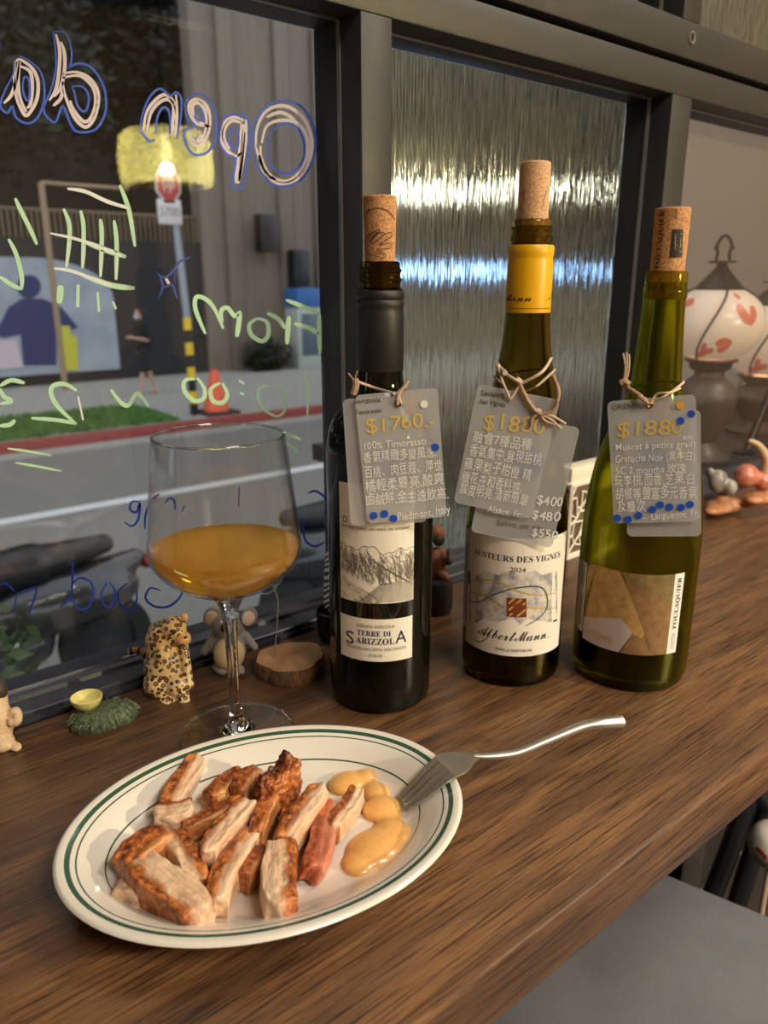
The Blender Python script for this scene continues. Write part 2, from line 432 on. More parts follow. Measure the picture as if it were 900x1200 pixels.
blueA = [[(80,230),(70,300),(30,380),(5,445),(5,480),(40,505),(65,470),(85,530),(140,560),(190,540),(225,470),(235,380),(215,290),(160,235),(105,205)],[(125,320),(120,370),(130,420),(150,440),(158,400),(155,340),(140,315),(125,320)],
 [(285,75),(345,85),(375,160),(375,240),(355,270),(410,245),(480,265),(540,350),(560,440),(550,520),(500,595),(410,605),(370,560),(330,470),(290,555),(230,490),(270,380),(295,260),(290,150),(280,80)],[(380,365),(440,370),(468,420),(460,480),(440,498),(410,470),(395,410),(380,365)],
 [(-40,300),(-10,200),(-5,130),(-20,60)]]
B0, BS = (140, 90), 3.6
pinkB = [[(100,225),(115,150),(150,100),(190,75),(220,95),(240,140),(240,200),(235,255)],[(115,240),(130,160),(160,115),(200,95),(228,120),(225,190),(218,250)],[(238,75),(245,140)],
 [(385,210),(330,200),(300,160),(295,115),(325,95),(365,120),(380,170),(375,230),(350,280),(320,290),(290,260)],[(370,205),(340,190),(310,150),(310,120),(335,110),(360,140),(370,190),(360,240),(330,275),(300,255)],[(345,245),(320,275)],
 [(525,185),(480,170),(440,200),(430,260),(455,310),(490,335),(515,320)],[(515,195),(475,185),(445,215),(440,260),(465,305)],[(535,180),(530,280),(515,380),(500,450)],[(515,195),(510,300),(495,400),(492,450)],[(525,200),(520,300),(505,440)],
 [(575,300),(580,220),(610,155),(660,125),(720,130),(780,180),(810,260),(805,340),(770,410),(710,450),(650,440),(610,390),(585,330),(575,290)],[(600,280),(620,210),(670,185),(740,190),(785,240),(795,310),(770,390),(710,440),(640,420),(600,350),(595,290)],[(620,170),(680,150),(740,180)],[(590,330),(610,400),(660,435)]]
blueB = [[(90,230),(95,170),(125,90),(170,50),(215,80),(240,65),(262,100),(255,200),(240,262)],[(90,230),(125,270),(150,265)],[(155,240),(160,170),(185,130),(210,150),(215,240)],
 [(275,110),(310,75),(360,80),(400,140),(410,210),(400,280),(360,325),(310,325),(280,280),(275,230),(320,205),(285,175),(275,110)],[(325,140),(320,165),(340,185),(355,170),(345,140),(325,140)],
 [(425,240),(440,180),(485,158),(545,185),(548,290),(530,400),(522,462),(475,458),(490,350),(450,325),(425,280),(425,240)],[(462,230),(460,270),(480,300),(500,290),(500,240),(480,220),(462,230)],
 [(565,290),(570,210),(610,135),(680,102),(760,120),(810,190),(828,270),(815,350),(770,430),(700,462),(640,450),(590,390),(570,340),(565,290)],[(625,300),(640,235),(690,200),(750,215),(778,280),(775,350),(740,395),(700,408),(650,385),(628,340),(625,300)]]
C0, CS = (0, 200), 4.5
grnC = [[(80,145),(110,210),(160,310),(195,390)],[(45,360),(85,440),(115,560),(112,630)],([(0,560),(60,600),(112,625)],5),[(632,75),(665,160),(685,230),(712,400)],
 [(335,200),(365,280),(365,380),(350,510)],[(425,210),(440,290),(440,420),(435,515)],[(530,255),(537,350),(530,560)],[(602,262),(615,380),(612,575)],
 ([(450,375),(540,412),(665,455)],6.5),([(440,555),(590,605),(710,620)],6.5),([(560,165),(680,195)],6.5),([(318,605),(318,640),(312,700)],8),([(412,600),(410,720)],7),([(515,640),(522,745)],5),([(595,690),(612,730)],5)]
whtC = [([(355,95),(450,110),(560,160),(680,200)],4.5),([(265,330),(400,360),(540,410),(640,450)],3.5),([(285,515),(380,530),(500,575),(590,610)],4),[(362,380),(350,510)],[(440,400),(435,515)],[(535,430),(530,560)],[(616,450),(612,575)]]
D0, DS = (170, 280), 4.09
grnD = [[(290,455),(265,400),(240,330),(245,280),(285,285),(330,330),(375,430)],[(370,400),(365,345),(395,330),(430,370),(450,350)],([(455,345),(450,400),(440,470)],6),[(540,380),(500,410),(510,460),(560,490),(590,460),(585,400),(540,380)],[(585,355),(640,385),(670,430)],([(690,370),(685,430),(680,505)],6),[(675,292),(760,325),(835,355)],[(835,355),(835,450),(838,550)],[(715,405),(780,425),(845,460)],
 [(240,670),(190,680),(190,730),(235,775),(280,765),(285,720),(250,665)],[(360,690),(315,720),(325,775),(370,785),(395,745),(370,690)],([(450,678),(476,694)],4.5),([(455,738),(476,746)],4.5),([(610,710),(560,705),(540,750),(570,815),(630,850),(670,820),(665,750),(620,690)],3),([(762,632),(780,720),(778,855)],3)]
E0, ES = (0, 420), 4.5
grnE = [[(0,145),(60,115),(130,130)],[(0,160),(20,200),(60,225),(0,240)],[(0,355),(50,350),(80,325)],([(405,170),(340,135),(280,145),(270,190),(310,260),(400,345)],5.5),([(405,345),(300,325),(165,315)],4.5),[(585,165),(640,235),(680,245),(715,190),(745,200),(785,255)],([(40,475),(150,490),(272,512)],3),([(80,550),(200,570),(325,595)],3)]
G0, GS = (180, 480), 4.09
grnG = [([(610,105),(660,125),(705,143)],3.5),([(605,150),(660,175),(695,208)],3.5)]
F0, FS = (0, 560), 3.75
bluF = [[(615,105),(580,105),(572,140),(600,150),(615,110),(608,180),(580,212),(548,195)],[(700,70),(665,100),(640,160),(637,225)],[(0,470),(30,465),(65,500)],[(75,505),(60,590)],[(75,510),(130,490),(160,495),(125,605)],[(322,365),(318,440),(310,520),(265,570)],[(315,470),(350,440),(400,460),(410,520),(380,575),(340,570),(315,520)],[(470,460),(445,510),(460,560),(490,560),(505,500),(480,460)],[(560,465),(520,500),(530,560),(575,585),(600,540),(600,490)],[(705,495),(660,485),(640,530),(680,565),(740,565),(790,525),(812,460)],[(725,110),(745,90),(765,100),(770,140)],[(800,150),(812,120)]]
bluG = [[(410,370),(408,465)],[(740,400),(775,390),(815,415),(830,440)],[(710,525),(745,540)],[(715,530),(725,620),(770,655),(820,635)]]
starD = [[(50,155),(90,185),(130,160),(165,110),(215,88)],[(70,180),(85,230),(60,292)],[(90,235),(130,220),(145,260),(158,288)],[(145,150),(140,210)]]
def letter(name, mt, sets, wpx, label):
    bm = NB(); WOFF[0] += 0.00012
    for org, sc, data in sets:
        for s in data:
            wd = wpx
            if isinstance(s, tuple): s, wd = s
            ribbon(bm, [(org[0]+a/sc, org[1]+b/sc) for a, b in s], wd, wf)
    part(name, bm, mt, WIN, label, smooth=False)
letter('painted_lettering', PINK, [(A0, AS, pinkA), (B0, BS, pinkB), (D0, DS, [([(100,190),(115,215)], 6)])], 4.2, 'pink hand painted words seen from behind')
letter('lettering_outline', BLUEP, [(A0, AS, blueA), (B0, BS, blueB)], 2.7, 'blue outline around the pink letters')
letter('painted_lettering', GRN, [(C0, CS, grnC), (D0, DS, grnD), (E0, ES, grnE), (G0, GS, grnG)], 5.2, 'pale green hand painted hours seen from behind')
letter('painted_lettering', WHT, [(C0, CS, whtC), (E0, ES, [([(412,200),(438,325)], 4)])], 2.6, 'thin white dry brush strokes')
letter('marker_lettering', DBLUE, [(F0, FS, bluF), (G0, GS, bluG), (D0, DS, starD)], 2.7, 'thin dark blue marker writing')

# ---------------------------------------------------------------- bottles
class Cyl:
    def __init__(s, bx, by): s.c = pz(bx, by); s.face = atan2(-s.c.y, -s.c.x)
    def hit(s, x, y, r):
        d = ray(x, y); ox, oy = EYE.x-s.c.x, EYE.y-s.c.y
        a = d.x**2+d.y**2; b = ox*d.x+oy*d.y; c = ox*ox+oy*oy-r*r; D = max(b*b-a*c, 0); t = (-b-sqrt(D))/a
        p = EYE+d*t; th = atan2(p.y-s.c.y, p.x-s.c.x)-s.face
        th = (th+pi) % (2*pi)-pi; return th*r, p.z
    def on(s, r):
        return lambda u, z: V((s.c.x+r*cos(s.face+u/r), s.c.y+r*sin(s.face+u/r), z))
    def wrap(s, r, u0, u1, z0, z1, n=40, m=6):
        bm = NB(); f = s.on(r); g = [[bm.verts.new(f(u0+(u1-u0)*i/n, z0+(z1-z0)*j/m)) for i in range(n+1)] for j in range(m+1)]
        for j in range(m):
            for i in range(n): bm.faces.new((g[j][i], g[j][i+1], g[j+1][i+1], g[j+1][i]))
        return bm
def grow(prof, d): return [(max(r-d, 0.0005), z) for r, z in prof]
def shell(bm, c, outer, wall=0.0028, floor=0.006):
    inner = [(max(r-wall, 0.001), max(z, floor)) for r, z in outer if r > wall and z >= 0.0]
    lathe(bm, outer, c, 64)                     # bottom centre to lip
    inn = inner[::-1] + [(0.0, floor)]
    inn[0] = (inn[0][0], outer[-1][1])
    lathe(bm, inn, c, 64)
    # bridge the lip
    bmesh.ops.remove_doubles(bm, verts=bm.verts, dist=1e-6)
    be = [e for e in bm.edges if len(e.link_faces) == 1]
    bmesh.ops.bridge_loops(bm, edges=be); bmesh.ops.recalc_face_normals(bm, faces=bm.faces)
def split_prof(prof, z): return [p for p in prof if p[1] <= z], [p for p in prof if p[1] >= z]

def tri_patch(bm, pts, f, mi, n=10):
    # finely split polygon (fan into strips) so it follows the round bottle
    c = V((sum(p[0] for p in pts)/len(pts), sum(p[1] for p in pts)/len(pts)))
    for k in range(len(pts)):
        a, b = V(pts[k]), V(pts[(k+1) % len(pts)])
        rows = []
        for i in range(n+1):
            p, q = c.lerp(a, i/n), c.lerp(b, i/n)
            rows.append([bm.verts.new(f(*p.lerp(q, j/max(i, 1)))) for j in range(i+1)])
        for i in range(n):
            for j in range(i+1):
                fc = bm.faces.new((rows[i][j], rows[i+1][j], rows[i+1][j+1])); fc.material_index = mi
                if j < i: fc = bm.faces.new((rows[i][j], rows[i+1][j+1], rows[i][j+1])); fc.material_index = mi
# --- left bottle: dark, straight sided
b1 = Cyl(446, 809)
T1 = thing('wine_bottle', b1.c, 'dark straight-sided wine bottle with mountain engraving label, leftmost of the three', 'bottle', 'wine bottles on the counter')
body1 = [(0, 0.003), (0.022, 0.002), (0.031, 0.0), (0.0345, 0.002), (0.0360, 0.007)] + [(0.0362, z) for z in (0.02, 0.05, 0.1, 0.15)] + smooth_prof([(0.0362, 0.175), (0.0356, 0.186), (0.0325, 0.199), (0.0250, 0.210), (0.0180, 0.2185), (0.0150, 0.228), (0.0146, 0.245)], 5) + [(0.0143, 0.268)]
neck1 = [(0.0143, 0.268), (0.0141, 0.284), (0.0128, 0.285), (0.0128, 0.288), (0.0137, 0.2885), (0.0137, 0.2905), (0.0128, 0.291), (0.0128, 0.2935), (0.0136, 0.294), (0.0136, 0.2958), (0.0127, 0.2965), (0.0125, 0.2995), (0.0115, 0.3005), (0.0098, 0.3002), (0.0095, 0.29), (0.0095, 0.268)]
bm = NB(); lathe(bm, body1 + [(0.0, 0.268)], b1.c, 64); part('glass_body', bm, DARKGLASS, T1)
bm = NB(); lathe(bm, neck1, b1.c, 48, closed=True); part('screw_neck', bm, DARKNECK, T1, 'threaded glass mouth')
bm = NB(); lathe(bm, [(0.0150, 0.2335), (0.0153, 0.234), (0.0152, 0.268), (0.0148, 0.2705), (0.0147, 0.2725), (0.0152, 0.274), (0.0152, 0.2765), (0.0146, 0.2775), (0.0153, 0.2785), (0.0153, 0.2815), (0.0145, 0.283), (0.0138, 0.2832)], b1.c, 48)
part('capsule', bm, CAPSULE, T1, 'matte black capsule sleeve')
R1 = 0.0363
def label_u(cy, r, xl, xr, y): return cy.hit(xl, y, r)[0], cy.hit(xr, y, r)[0]
uL, uR = label_u(b1, R1, 398.5, 485, 640); zt = 0.1655; zb_ = b1.hit(441, 707.5, R1)[1]
Lb = part('front_label', b1.wrap(R1, uL, uR, zb_, zt), PAPER, T1, 'cream label with mountain engraving')
f = b1.on(R1+0.0002)
bm = NB()
def U(x, y, cy=b1, r=R1): return cy.hit(x, y, r)
# engraved mountains: ridge lines, hatching and vineyard rows
rx = random.Random(3)
W_ = uR-uL; zh = b1.hit(441, 641, R1)[1]; hz = zh-zb_
def clampp(pts): return [(min(max(p, uL+.0003), uR-.0003), min(max(q, zb_+0.0003), zh+.004)) for p, q in pts]
def skyline(t): return zh - 0.003 + 0.0018*sin(t*7+0.5)+0.0013*sin(t*17+1)+0.0008*sin(t*41) + 0.0035*exp(-((t-0.48)/0.12)**2)
def floor_(t): return zb_ + hz*(0.36+0.22*abs(t-0.48)/0.5 if t < 0.48 else 0.36+0.10*(t-0.48))
ribbon(bm, [(uL+W_*t/40, skyline(t/40)) for t in range(41)], 0.00035, f, taper=False, n=2)
for k in range(230):                         # slopes: folded ridges with hatching on their shaded side
    t = rx.uniform(0.01, 0.99); z0 = skyline(t)-rx.uniform(0, 0.85)*(skyline(t)-floor_(t)); L = rx.uniform(0.004, 0.012); dx = rx.uniform(-0.0025, 0.0055)
    pts = clampp([(uL+W_*t+dx*q+0.0005*sin(q*9+k), max(z0-L*q, floor_(t)-0.001)) for q in (0, .33, .66, 1)])
    ribbon(bm, pts, 0.00027, f, n=2)
    for m_ in range(4):
        q = m_/4; px, pq = pts[0][0]+(pts[-1][0]-pts[0][0])*q, z0-L*q; g_ = rx.uniform(0.0006, 0.0020)
        ribbon(bm, clampp([(px, pq), (px+g_, pq-g_*0.9)]), 0.00022, f, n=1)
for k in range(60):                          # dark central valley
    q = k/60; x0 = uL+W_*(0.44+0.46*q); z0 = zh-0.20*hz-0.42*hz*q; ribbon(bm, clampp([(x0, z0), (x0+0.0045, z0-0.0042)]), 0.0004, f, n=1)
for k in range(26):                          # vineyard rows
    q = k/26; z0 = zb_+0.0006+q*hz*0.36; ribbon(bm, clampp([(uL+W_*(0.28+0.30*q), z0), (uL+W_*0.7, z0+0.0004), (uR-0.0004, z0-0.0002)]), 0.00024, f, n=3, taper=False)
for k in range(110):                         # dark field on the left
    t = rx.uniform(0, 0.5); z0 = zb_+hz*rx.uniform(0.02, 0.46)*(1-t*1.3); ribbon(bm, clampp([(uL+W_*t, z0), (uL+W_*t+0.003, z0-0.0022)]), 0.00024, f, n=1)
part('illustration', bm, INKG, Lb, smooth=False)
bm = NB()
def cyl_text(bm, s, xc, y, wpx, hpx, cy, r, mi=0, **kw):
    u0, z = cy.hit(xc-wpx/2, y, r); u1, _ = cy.hit(xc+wpx/2, y, r); uc, zc = cy.hit(xc, y, r); _, z2 = cy.hit(xc, y-hpx, r)
    text(bm, s, (u0, zc, u1, zc), cy.on(r+0.0002), h=abs(z2-zc), mi=mi, **kw)
def bold(s): return ''.join(chr(0x1D400+ord(c)-65) if 'A' <= c <= 'Z' else chr(0x1D41A+ord(c)-97) if 'a' <= c <= 'z' else c for c in s)
def scr(s):  # bold script
    return ''.join(chr(0x1D4D0+ord(c)-65) if 'A' <= c <= 'Z' else chr(0x1D4EA+ord(c)-97) if 'a' <= c <= 'z' else c for c in s)
def ital(s):
    return ''.join('\u210e' if c == 'h' else chr(0x1D434+ord(c)-65) if 'A' <= c <= 'Z' else chr(0x1D44E+ord(c)-97) if 'a' <= c <= 'z' else c for c in s)
cyl_text(bm, 'D', 404.5, 612, 6, 8, b1, R1)
cyl_text(bm, 'UN TERRITORIO, UN VINO, UN VITIGNO', 440, 622, 80, 3.2, b1, R1, thin=0.0)
part('lettering', bm, INK, Lb, smooth=False)
uL2, uR2 = label_u(b1, R1, 399.5, 483, 750)
zt2 = b1.hit(441, 726, R1)[1]; zb2 = b1.hit(441, 775.5, R1)[1]
Lc = part('name_label', b1.wrap(R1, uL2, uR2, zb2, zt2), PAPER, T1, 'small cream name label')
bm = NB()
cyl_text(bm, 'S', 410.5, 753.5, 11, 15, b1, R1, mi=0); cyl_text(bm, 'A', 470, 753, 13, 15, b1, R1)
cyl_text(bm, bold('TERRE DI'), 438.5, 745.8, 40, 6.4, b1, R1); cyl_text(bm, bold('ARIZZOL'), 440, 755.5, 45, 7.4, b1, R1)
part('lettering', bm, INKB, Lc, smooth=False)
bm = NB()
cyl_text(bm, 'AZIENDA AGRICOLA', 440, 736.3, 45, 3.6, b1, R1); cyl_text(bm, 'VIGNAIOLI IN COSTA VESCOVATO', 441, 763, 70, 3.4, b1, R1); cyl_text(bm, 'ITALIA', 440, 770, 16, 3.4, b1, R1)
part('lettering', bm, INKG, Lc, smooth=False)

# --- middle bottle: slim flute with yellow capsule
b2 = Cyl(597, 780)
T2 = thing('wine_bottle', b2.c, 'slim tall wine bottle with yellow capsule sleeve, in the middle', 'bottle', 'wine bottles on the counter')
prof2 = [(0, 0.003), (0.024, 0.002), (0.032, 0.0), (0.0355, 0.002), (0.0372, 0.007)] + [(0.0374, z) for z in (0.02, 0.05, 0.08, 0.10)] + smooth_prof([(0.0374, 0.105), (0.0362, 0.128), (0.0325, 0.155), (0.0275, 0.185), (0.0228, 0.212), (0.0194, 0.230), (0.0165, 0.249), (0.0150, 0.268), (0.0146, 0.285)], 5)
lo2, hi2 = split_prof(prof2, 0.1279)
neck2 = prof2[:] + [(0.0142, 0.309), (0.0128, 0.3105), (0.0128, 0.3140), (0.0137, 0.3147), (0.0137, 0.3168), (0.0128, 0.3175), (0.0128, 0.3200), (0.0136, 0.3208), (0.0136, 0.3228), (0.0127, 0.3235), (0.0126, 0.3265), (0.0118, 0.3277)]
bm = NB(); shell(bm, b2.c, neck2, 0.0027, 0.008); part('glass_body', bm, OLIVEGLASS, T2)
win2 = [(0, 0.0085)] + [(max(r-0.0030, 0), max(z, 0.0085)) for r, z in prof2 if 0.002 < z < 0.150]
win2 += [(0, win2[-1][1])]
bm = NB(); lathe(bm, win2, b2.c, 48); part('wine', bm, DARKWINE, T2, 'dark wine filling the bottle')
bm = NB(); lathe(bm, [(0.0149, 0.2683), (0.0152, 0.2684), (0.0153, 0.300), (0.0148, 0.3025), (0.0148, 0.304), (0.0153, 0.306), (0.0153, 0.3105), (0.0146, 0.3115), (0.0135, 0.3116)], b2.c, 48)
cap2 = part('capsule', bm, YELLOW, T2, 'yellow capsule sleeve')
bm = NB(); Rc = 0.01532
cyl_text(bm, scr('Mann'), 608, 353, 30, 9, b2, Rc, slant=0.2, thin=0.0); ribbon(bm, [b2.hit(x, y, Rc) for x, y in ((640, 352), (645, 348), (646, 343), (644, 352))], 0.0004, b2.on(Rc+0.0002))
u0, z0 = b2.hit(597, 361, Rc); ribbon(bm, [(a*0.001, z0) for a in range(-20, 21, 4)], 0.0003, b2.on(Rc+0.0002), taper=False)
part('lettering', bm, INK, cap2, smooth=False)
R2 = 0.0375
uL, uR = label_u(b2, R2, 545.5, 661, 690)
uR = min(uR, R2*1.25)
zt = b2.hit(605, 631, R2)[1]; zb_ = b2.hit(597, 769, R2)[1]
Lb = part('front_label', b2.wrap(R2, uL+0.004, uR, zb_, zt), PAPER, T2, 'cream label with small abstract print')
Ls = part('back_label', b2.wrap(R2, uL-0.010, uL+0.0025, zb_+0.01, zt-0.002), PAPERW, T2, 'white edge of the back label')
bm = NB()
for k in range(5): ribbon(bm, [(uL-0.006+k*0.0016, zb_+0.02), (uL-0.006+k*0.0016, zt-0.015)], 0.00045, b2.on(R2+0.0002), taper=False)
part('lettering', bm, INKG, Ls, smooth=False)
bm = NB()
cyl_text(bm, bold('SENTEURS DES VIGNES'), 606, 659, 100, 7.5, b2, R2, thin=-0.006)
cyl_text(bm, '2024', 607, 670.5, 19, 5.5, b2, R2)
cyl_text(bm, 'FAMILLE BARTHELME', 602, 764, 43, 3.2, b2, R2)
cyl_text(bm, scr('AlbertMann'), 600, 751, 80, 13, b2, R2, slant=0.15, thin=0.0)
f2 = b2.on(R2+0.0003); H2 = lambda pts: [b2.hit(x, y, R2) for x, y in pts]
ribbon(bm, H2([(555, 748), (563, 752), (575, 744)]), 0.0005, f2); ribbon(bm, H2([(634, 748), (645, 746)]), 0.0005, f2)
ribbon(bm, H2([(583, 731), (640, 677)]), 0.00025, f2, n=1)
poly(bm, H2([(549, 669), (551, 669), (551, 684), (549, 684)]), f2); poly(bm, H2([(648, 727), (653, 725), (653, 727), (648, 729)]), f2)
part('lettering', bm, INK, Lb, smooth=False)
def m_wash():
    m = mat('ink_wash', (190, 184, 190), 0.7); t = NT(m); n = t.noise(t.coord((1, 1, 1)), 120, 5, 0.6)
    t.base(t.ramp(n, [(0.34, (136, 132, 142)), (0.46, (184, 178, 180)), (0.6, (224, 214, 196))])); return m
WASH = m_wash()
bm = NB(); nx, ny = 12, 8
gr = [[bm.verts.new(b2.on(R2+0.00018)(*b2.hit(550+103*i/nx, 671+3*sin(i*2)+(56)*j/ny+(2 if j == ny else 0)*sin(i*3), R2))) for i in range(nx+1)] for j in range(ny+1)]
for j in range(ny):
    for i in range(nx): bm.faces.new((gr[j][i], gr[j][i+1], gr[j+1][i+1], gr[j+1][i]))
part('illustration', bm, WASH, Lb, 'grey violet ink wash')
TEAL = mat('teal_ink', (40, 96, 84), 0.6); OCHRE = mat('ochre_ink', (206, 168, 62), 0.6); RUST = mat('rust_ink', (120, 52, 30), 0.6); 
bm = NB()
ribbon(bm, H2([(549, 704), (562, 705), (580, 696), (605, 689), (630, 687), (640, 695), (641, 712), (630, 725), (616, 733)]), 0.0010, f2, 0)
ribbon(bm, H2([(549, 681), (575, 679), (600, 690), (625, 697), (652, 694)]), 0.0009, f2, 1); ribbon(bm, H2([(549, 694), (570, 697), (590, 711), (620, 712), (652, 712)]), 0.0009, f2, 1)
f2b = b2.on(R2+0.00036)
tri_patch(bm, H2([(594, 700), (617, 701), (617, 723), (594, 722)]), f2b, 2, 5)
f2c = b2.on(R2+0.0006)
for (xa, ya), (xb, yb) in (((596, 707), (603, 701)), ((596, 715), (611, 702)), ((597, 721), (616, 706)), ((606, 722), (616, 714))): ribbon(bm, H2([(xa, ya), (xb, yb)]), 0.0013, f2c, 1, n=1, taper=False)
part('illustration', bm, [TEAL, OCHRE, RUST], Lb, 'teal and ochre lines with striped square', smooth=False)

# --- right bottle: green, round shouldered
b3 = Cyl(735, 782)
T3 = thing('wine_bottle', b3.c, 'green round-shouldered wine bottle with collage label, rightmost of the three', 'bottle', 'wine bottles on the counter')
prof3 = [(0, 0.004), (0.026, 0.003), (0.036, 0.0), (0.0400, 0.002), (0.0420, 0.008)] + [(0.0424, z) for z in (0.02, 0.05, 0.08)] + smooth_prof([(0.0424, 0.095), (0.0420, 0.115), (0.0408, 0.133), (0.0385, 0.150), (0.0340, 0.172), (0.0265, 0.193), (0.0200, 0.209), (0.0170, 0.222), (0.0157, 0.240), (0.0143, 0.262), (0.0137, 0.277)], 6) + [(0.0142, 0.2775), (0.0144, 0.281), (0.0144, 0.283), (0.0138, 0.284), (0.0136, 0.2920), (0.0130, 0.2945), (0.0118, 0.2952)]
bm = NB(); shell(bm, b3.c, prof3, 0.0028, 0.010); part('glass_body', bm, GREENGLASS, T3)
win3 = [(0, 0.0105)] + [(max(r-0.0031, 0), max(z, 0.0105)) for r, z in prof3 if 0.003 < z < 0.036]
win3 += [(win3[-1][0], 0.034), (0, 0.034)]
bm = NB(); lathe(bm, win3, b3.c, 48); part('wine', bm, DARKWINE, T3, 'dark remainder of wine')
R3 = 0.0425
def H3(pts): return [b3.hit(x, y, R3) for x, y in pts]
ua = b3.hit(687, 690, R3)[0]; ub = b3.hit(788, 705, R3)[0]; uc = b3.hit(798.5, 705, R3)[0]
zt = b3.hit(735, 671, R3)[1]; zb_ = b3.hit(735, 766, R3)[1]
def m_collage(name, a, b):
    m = mat(name, a, 0.7); t = NT(m); n = t.noise(t.coord((1, 1, 1)), 160, 6, 0.65); t.base(t.ramp(n, [(0.35, a), (0.65, b)])); return m
CG = [m_collage('collage_olive', (112, 92, 50), (142, 118, 70)), m_collage('collage_gold', (170, 128, 66), (196, 158, 96)), m_collage('collage_brown', (128, 92, 52), (150, 114, 72)), m_collage('collage_lilac', (186, 170, 166), (200, 186, 182)), m_collage('collage_tan', (176, 140, 92), (196, 166, 118))]
Lb = part('front_label', b3.wrap(R3, ua, ub, zb_, zt), CG[0], T3, 'collage label in gold and brown')
bm = NB()
def pt3(x, y): u, z = b3.hit(x, y, R3); return (min(max(u, ua), ub), min(max(z, zb_), zt))
tri_patch(bm, [pt3(700, 657), pt3(726, 667), pt3(760, 738), pt3(748, 752), pt3(686, 722)], b3.on(R3+0.0002), 1)
tri_patch(bm, [pt3(729, 668), pt3(787, 710), pt3(778, 768), pt3(764, 766)], b3.on(R3+0.00025), 2)
tri_patch(bm, [pt3(684, 700), pt3(700, 657), pt3(686, 660)], b3.on(R3+0.00028), 4)
tri_patch(bm, [pt3(682, 720), pt3(728, 724), pt3(741, 742), pt3(724, 768), pt3(680, 752)], b3.on(R3+0.0003), 3)
tri_patch(bm, [pt3(741, 742), pt3(752, 748), pt3(766, 769), pt3(727, 768)], b3.on(R3+0.00032), 0)
part('illustration', bm, [CG[2], CG[1], CG[2], CG[3], CG[4]], Lb, 'overlapping paper shapes')
bm = NB(); cyl_text(bm, 'ORENJI', 703, 748, 30, 6.5, b3, R3+0.0004); part('lettering', bm, INKT, Lb, smooth=False)
Ls = part('side_strip', b3.wrap(R3, ub, uc, zb_, zt), PAPERW, T3, 'white label strip with vertical name')
bm = NB(); fr = b3.on(R3+0.0003); um = (ub+uc)/2
text(bm, bold('FOULAQUIER'), (um+0.0018, zb_+0.019, um+0.0018, zt-0.003), fr, h=0.0032, thin=0.0)
text(bm, 'LES VIGNES ORANGE', (um-0.0002, zb_+0.003, um-0.0002, zb_+0.016), fr, h=0.0010); text(bm, 'LANGUEDOC FRANCE', (um+0.0018, zb_+0.003, um+0.0018, zb_+0.016), fr, h=0.0010)
part('lettering', bm, INK, Ls, smooth=False)
uz = b3.hit(674, 690, R3)[0]
Ls = part('back_label', b3.wrap(R3, uz-0.006, ua-0.0012, zb_+0.004, zt-0.003), PAPERW, T3, 'white edge of the back label')
bm = NB()
for k in range(3): text(bm, '葡萄酒進口商', (ua-0.0035-k*0.0022, zt-0.022, ua-0.0035-k*0.0022, zt-0.005), fr, h=0.0014)
for k in range(4): ribbon(bm, [(ua-0.003-k*0.0016, zb_+0.008), (ua-0.003-k*0.0016, zt-0.028)], 0.0005, fr, taper=False)
part('lettering', bm, INKG, Ls, smooth=False)
bm = NB()
for k in range(5): ball(bm, b3.on(0.0421)(b3.hit(748+k*5, 790, 0.042)[0], 0.0105), 0.0007, seg=8)
part('embossed_dots', bm, GREENGLASS, T3)

# --- corks
def cork(cy, z0, z1, r0, r1, m, label, tilt=0):
    bm = NB(); lathe(bm, [(0, z0-0.018), (r0-0.0002, z0-0.018), (r0, z0), (r1, z1-0.0008), (r1-0.0008, z1), (0, z1)], cy.c, 40)
    t = thing('cork', cy.c+V((0, 0, z0)), label, 'cork', 'corks pushed into the wine bottles')
    part('stopper', bm, m, t); return t
ck1 = cork(b1, 0.3003, 0.3385, 0.0094, 0.0104, CORK, 'brown cork printed with a hand, in the left bottle')
bm = NB(); rk = 0.0102; fk = b1.on(rk+0.0004)
def K1(pts): return [b1.hit(370+a/4, 220+b/4, rk) for a, b in pts]
for s in ([(218,150),(240,112),(290,95),(340,110),(370,150)], [(255,215),(235,240),(232,280),(250,310),(290,322),(325,328),(328,310),(300,300),(290,290),(350,283),(355,265),(345,260),(300,265),(355,230),(358,215),(345,210),(310,228),(270,260),(258,250),(290,210),(322,215),(318,225)],[(255,245),(262,215),(290,198),(300,205),(265,240)]):
    ribbon(bm, K1(s), 0.00045, fk, n=4, taper=False)
part('printed_mark', bm, INK, ck1, smooth=False)
ck2 = cork(b2, 0.3277, 0.3626, 0.0101, 0.0100, CORKL, 'pale cork with triangle marks, in the yellow capsule bottle')
bm = NB(); rk = 0.0100; fk = b2.on(rk+0.0003)
def K2(pts): return [b2.hit(520+a/3.635, 170+b/3.635, rk) for a, b in pts]
for s in ([(437,195),(418,275),(452,280)],[(437,195),(453,240)],[(422,250),(452,254)],[(320,192),(347,190),(326,280)],[(320,205),(345,208)]):
    P = K2(s)
    for a, b in zip(P, P[1:]): ribbon(bm, [a, b], 0.0003, fk, n=1, taper=False)
for y in (262, 270): ribbon(bm, K2([(430, y), (446, y)]), 0.0003, fk, n=1)
for y in (205, 216): ribbon(bm, K2([(325, y), (340, y)]), 0.0004, fk, n=1)
part('printed_mark', bm, INK, ck2, smooth=False)
ck3 = cork(b3, 0.2950, 0.3347, 0.0110, 0.0113, CORK, 'printed brown cork with a dark tower badge, in the green bottle')
bm = NB(); rk = 0.0113; fk = b3.on(rk+0.0004)
def K3(pts): return [b3.hit(660+a/3.75, 230+b/3.75, rk) for a, b in pts]
u0 = K3([(425, 190)])[0][0]
text(bm, bold('FOULAQUIER'), (u0+0.0013, 0.2962, u0+0.0013, 0.3325), fk, h=0.0036)
tri_patch(bm, K3([(482, 145), (528, 145), (522, 268), (470, 268)]), fk, 0, 8)
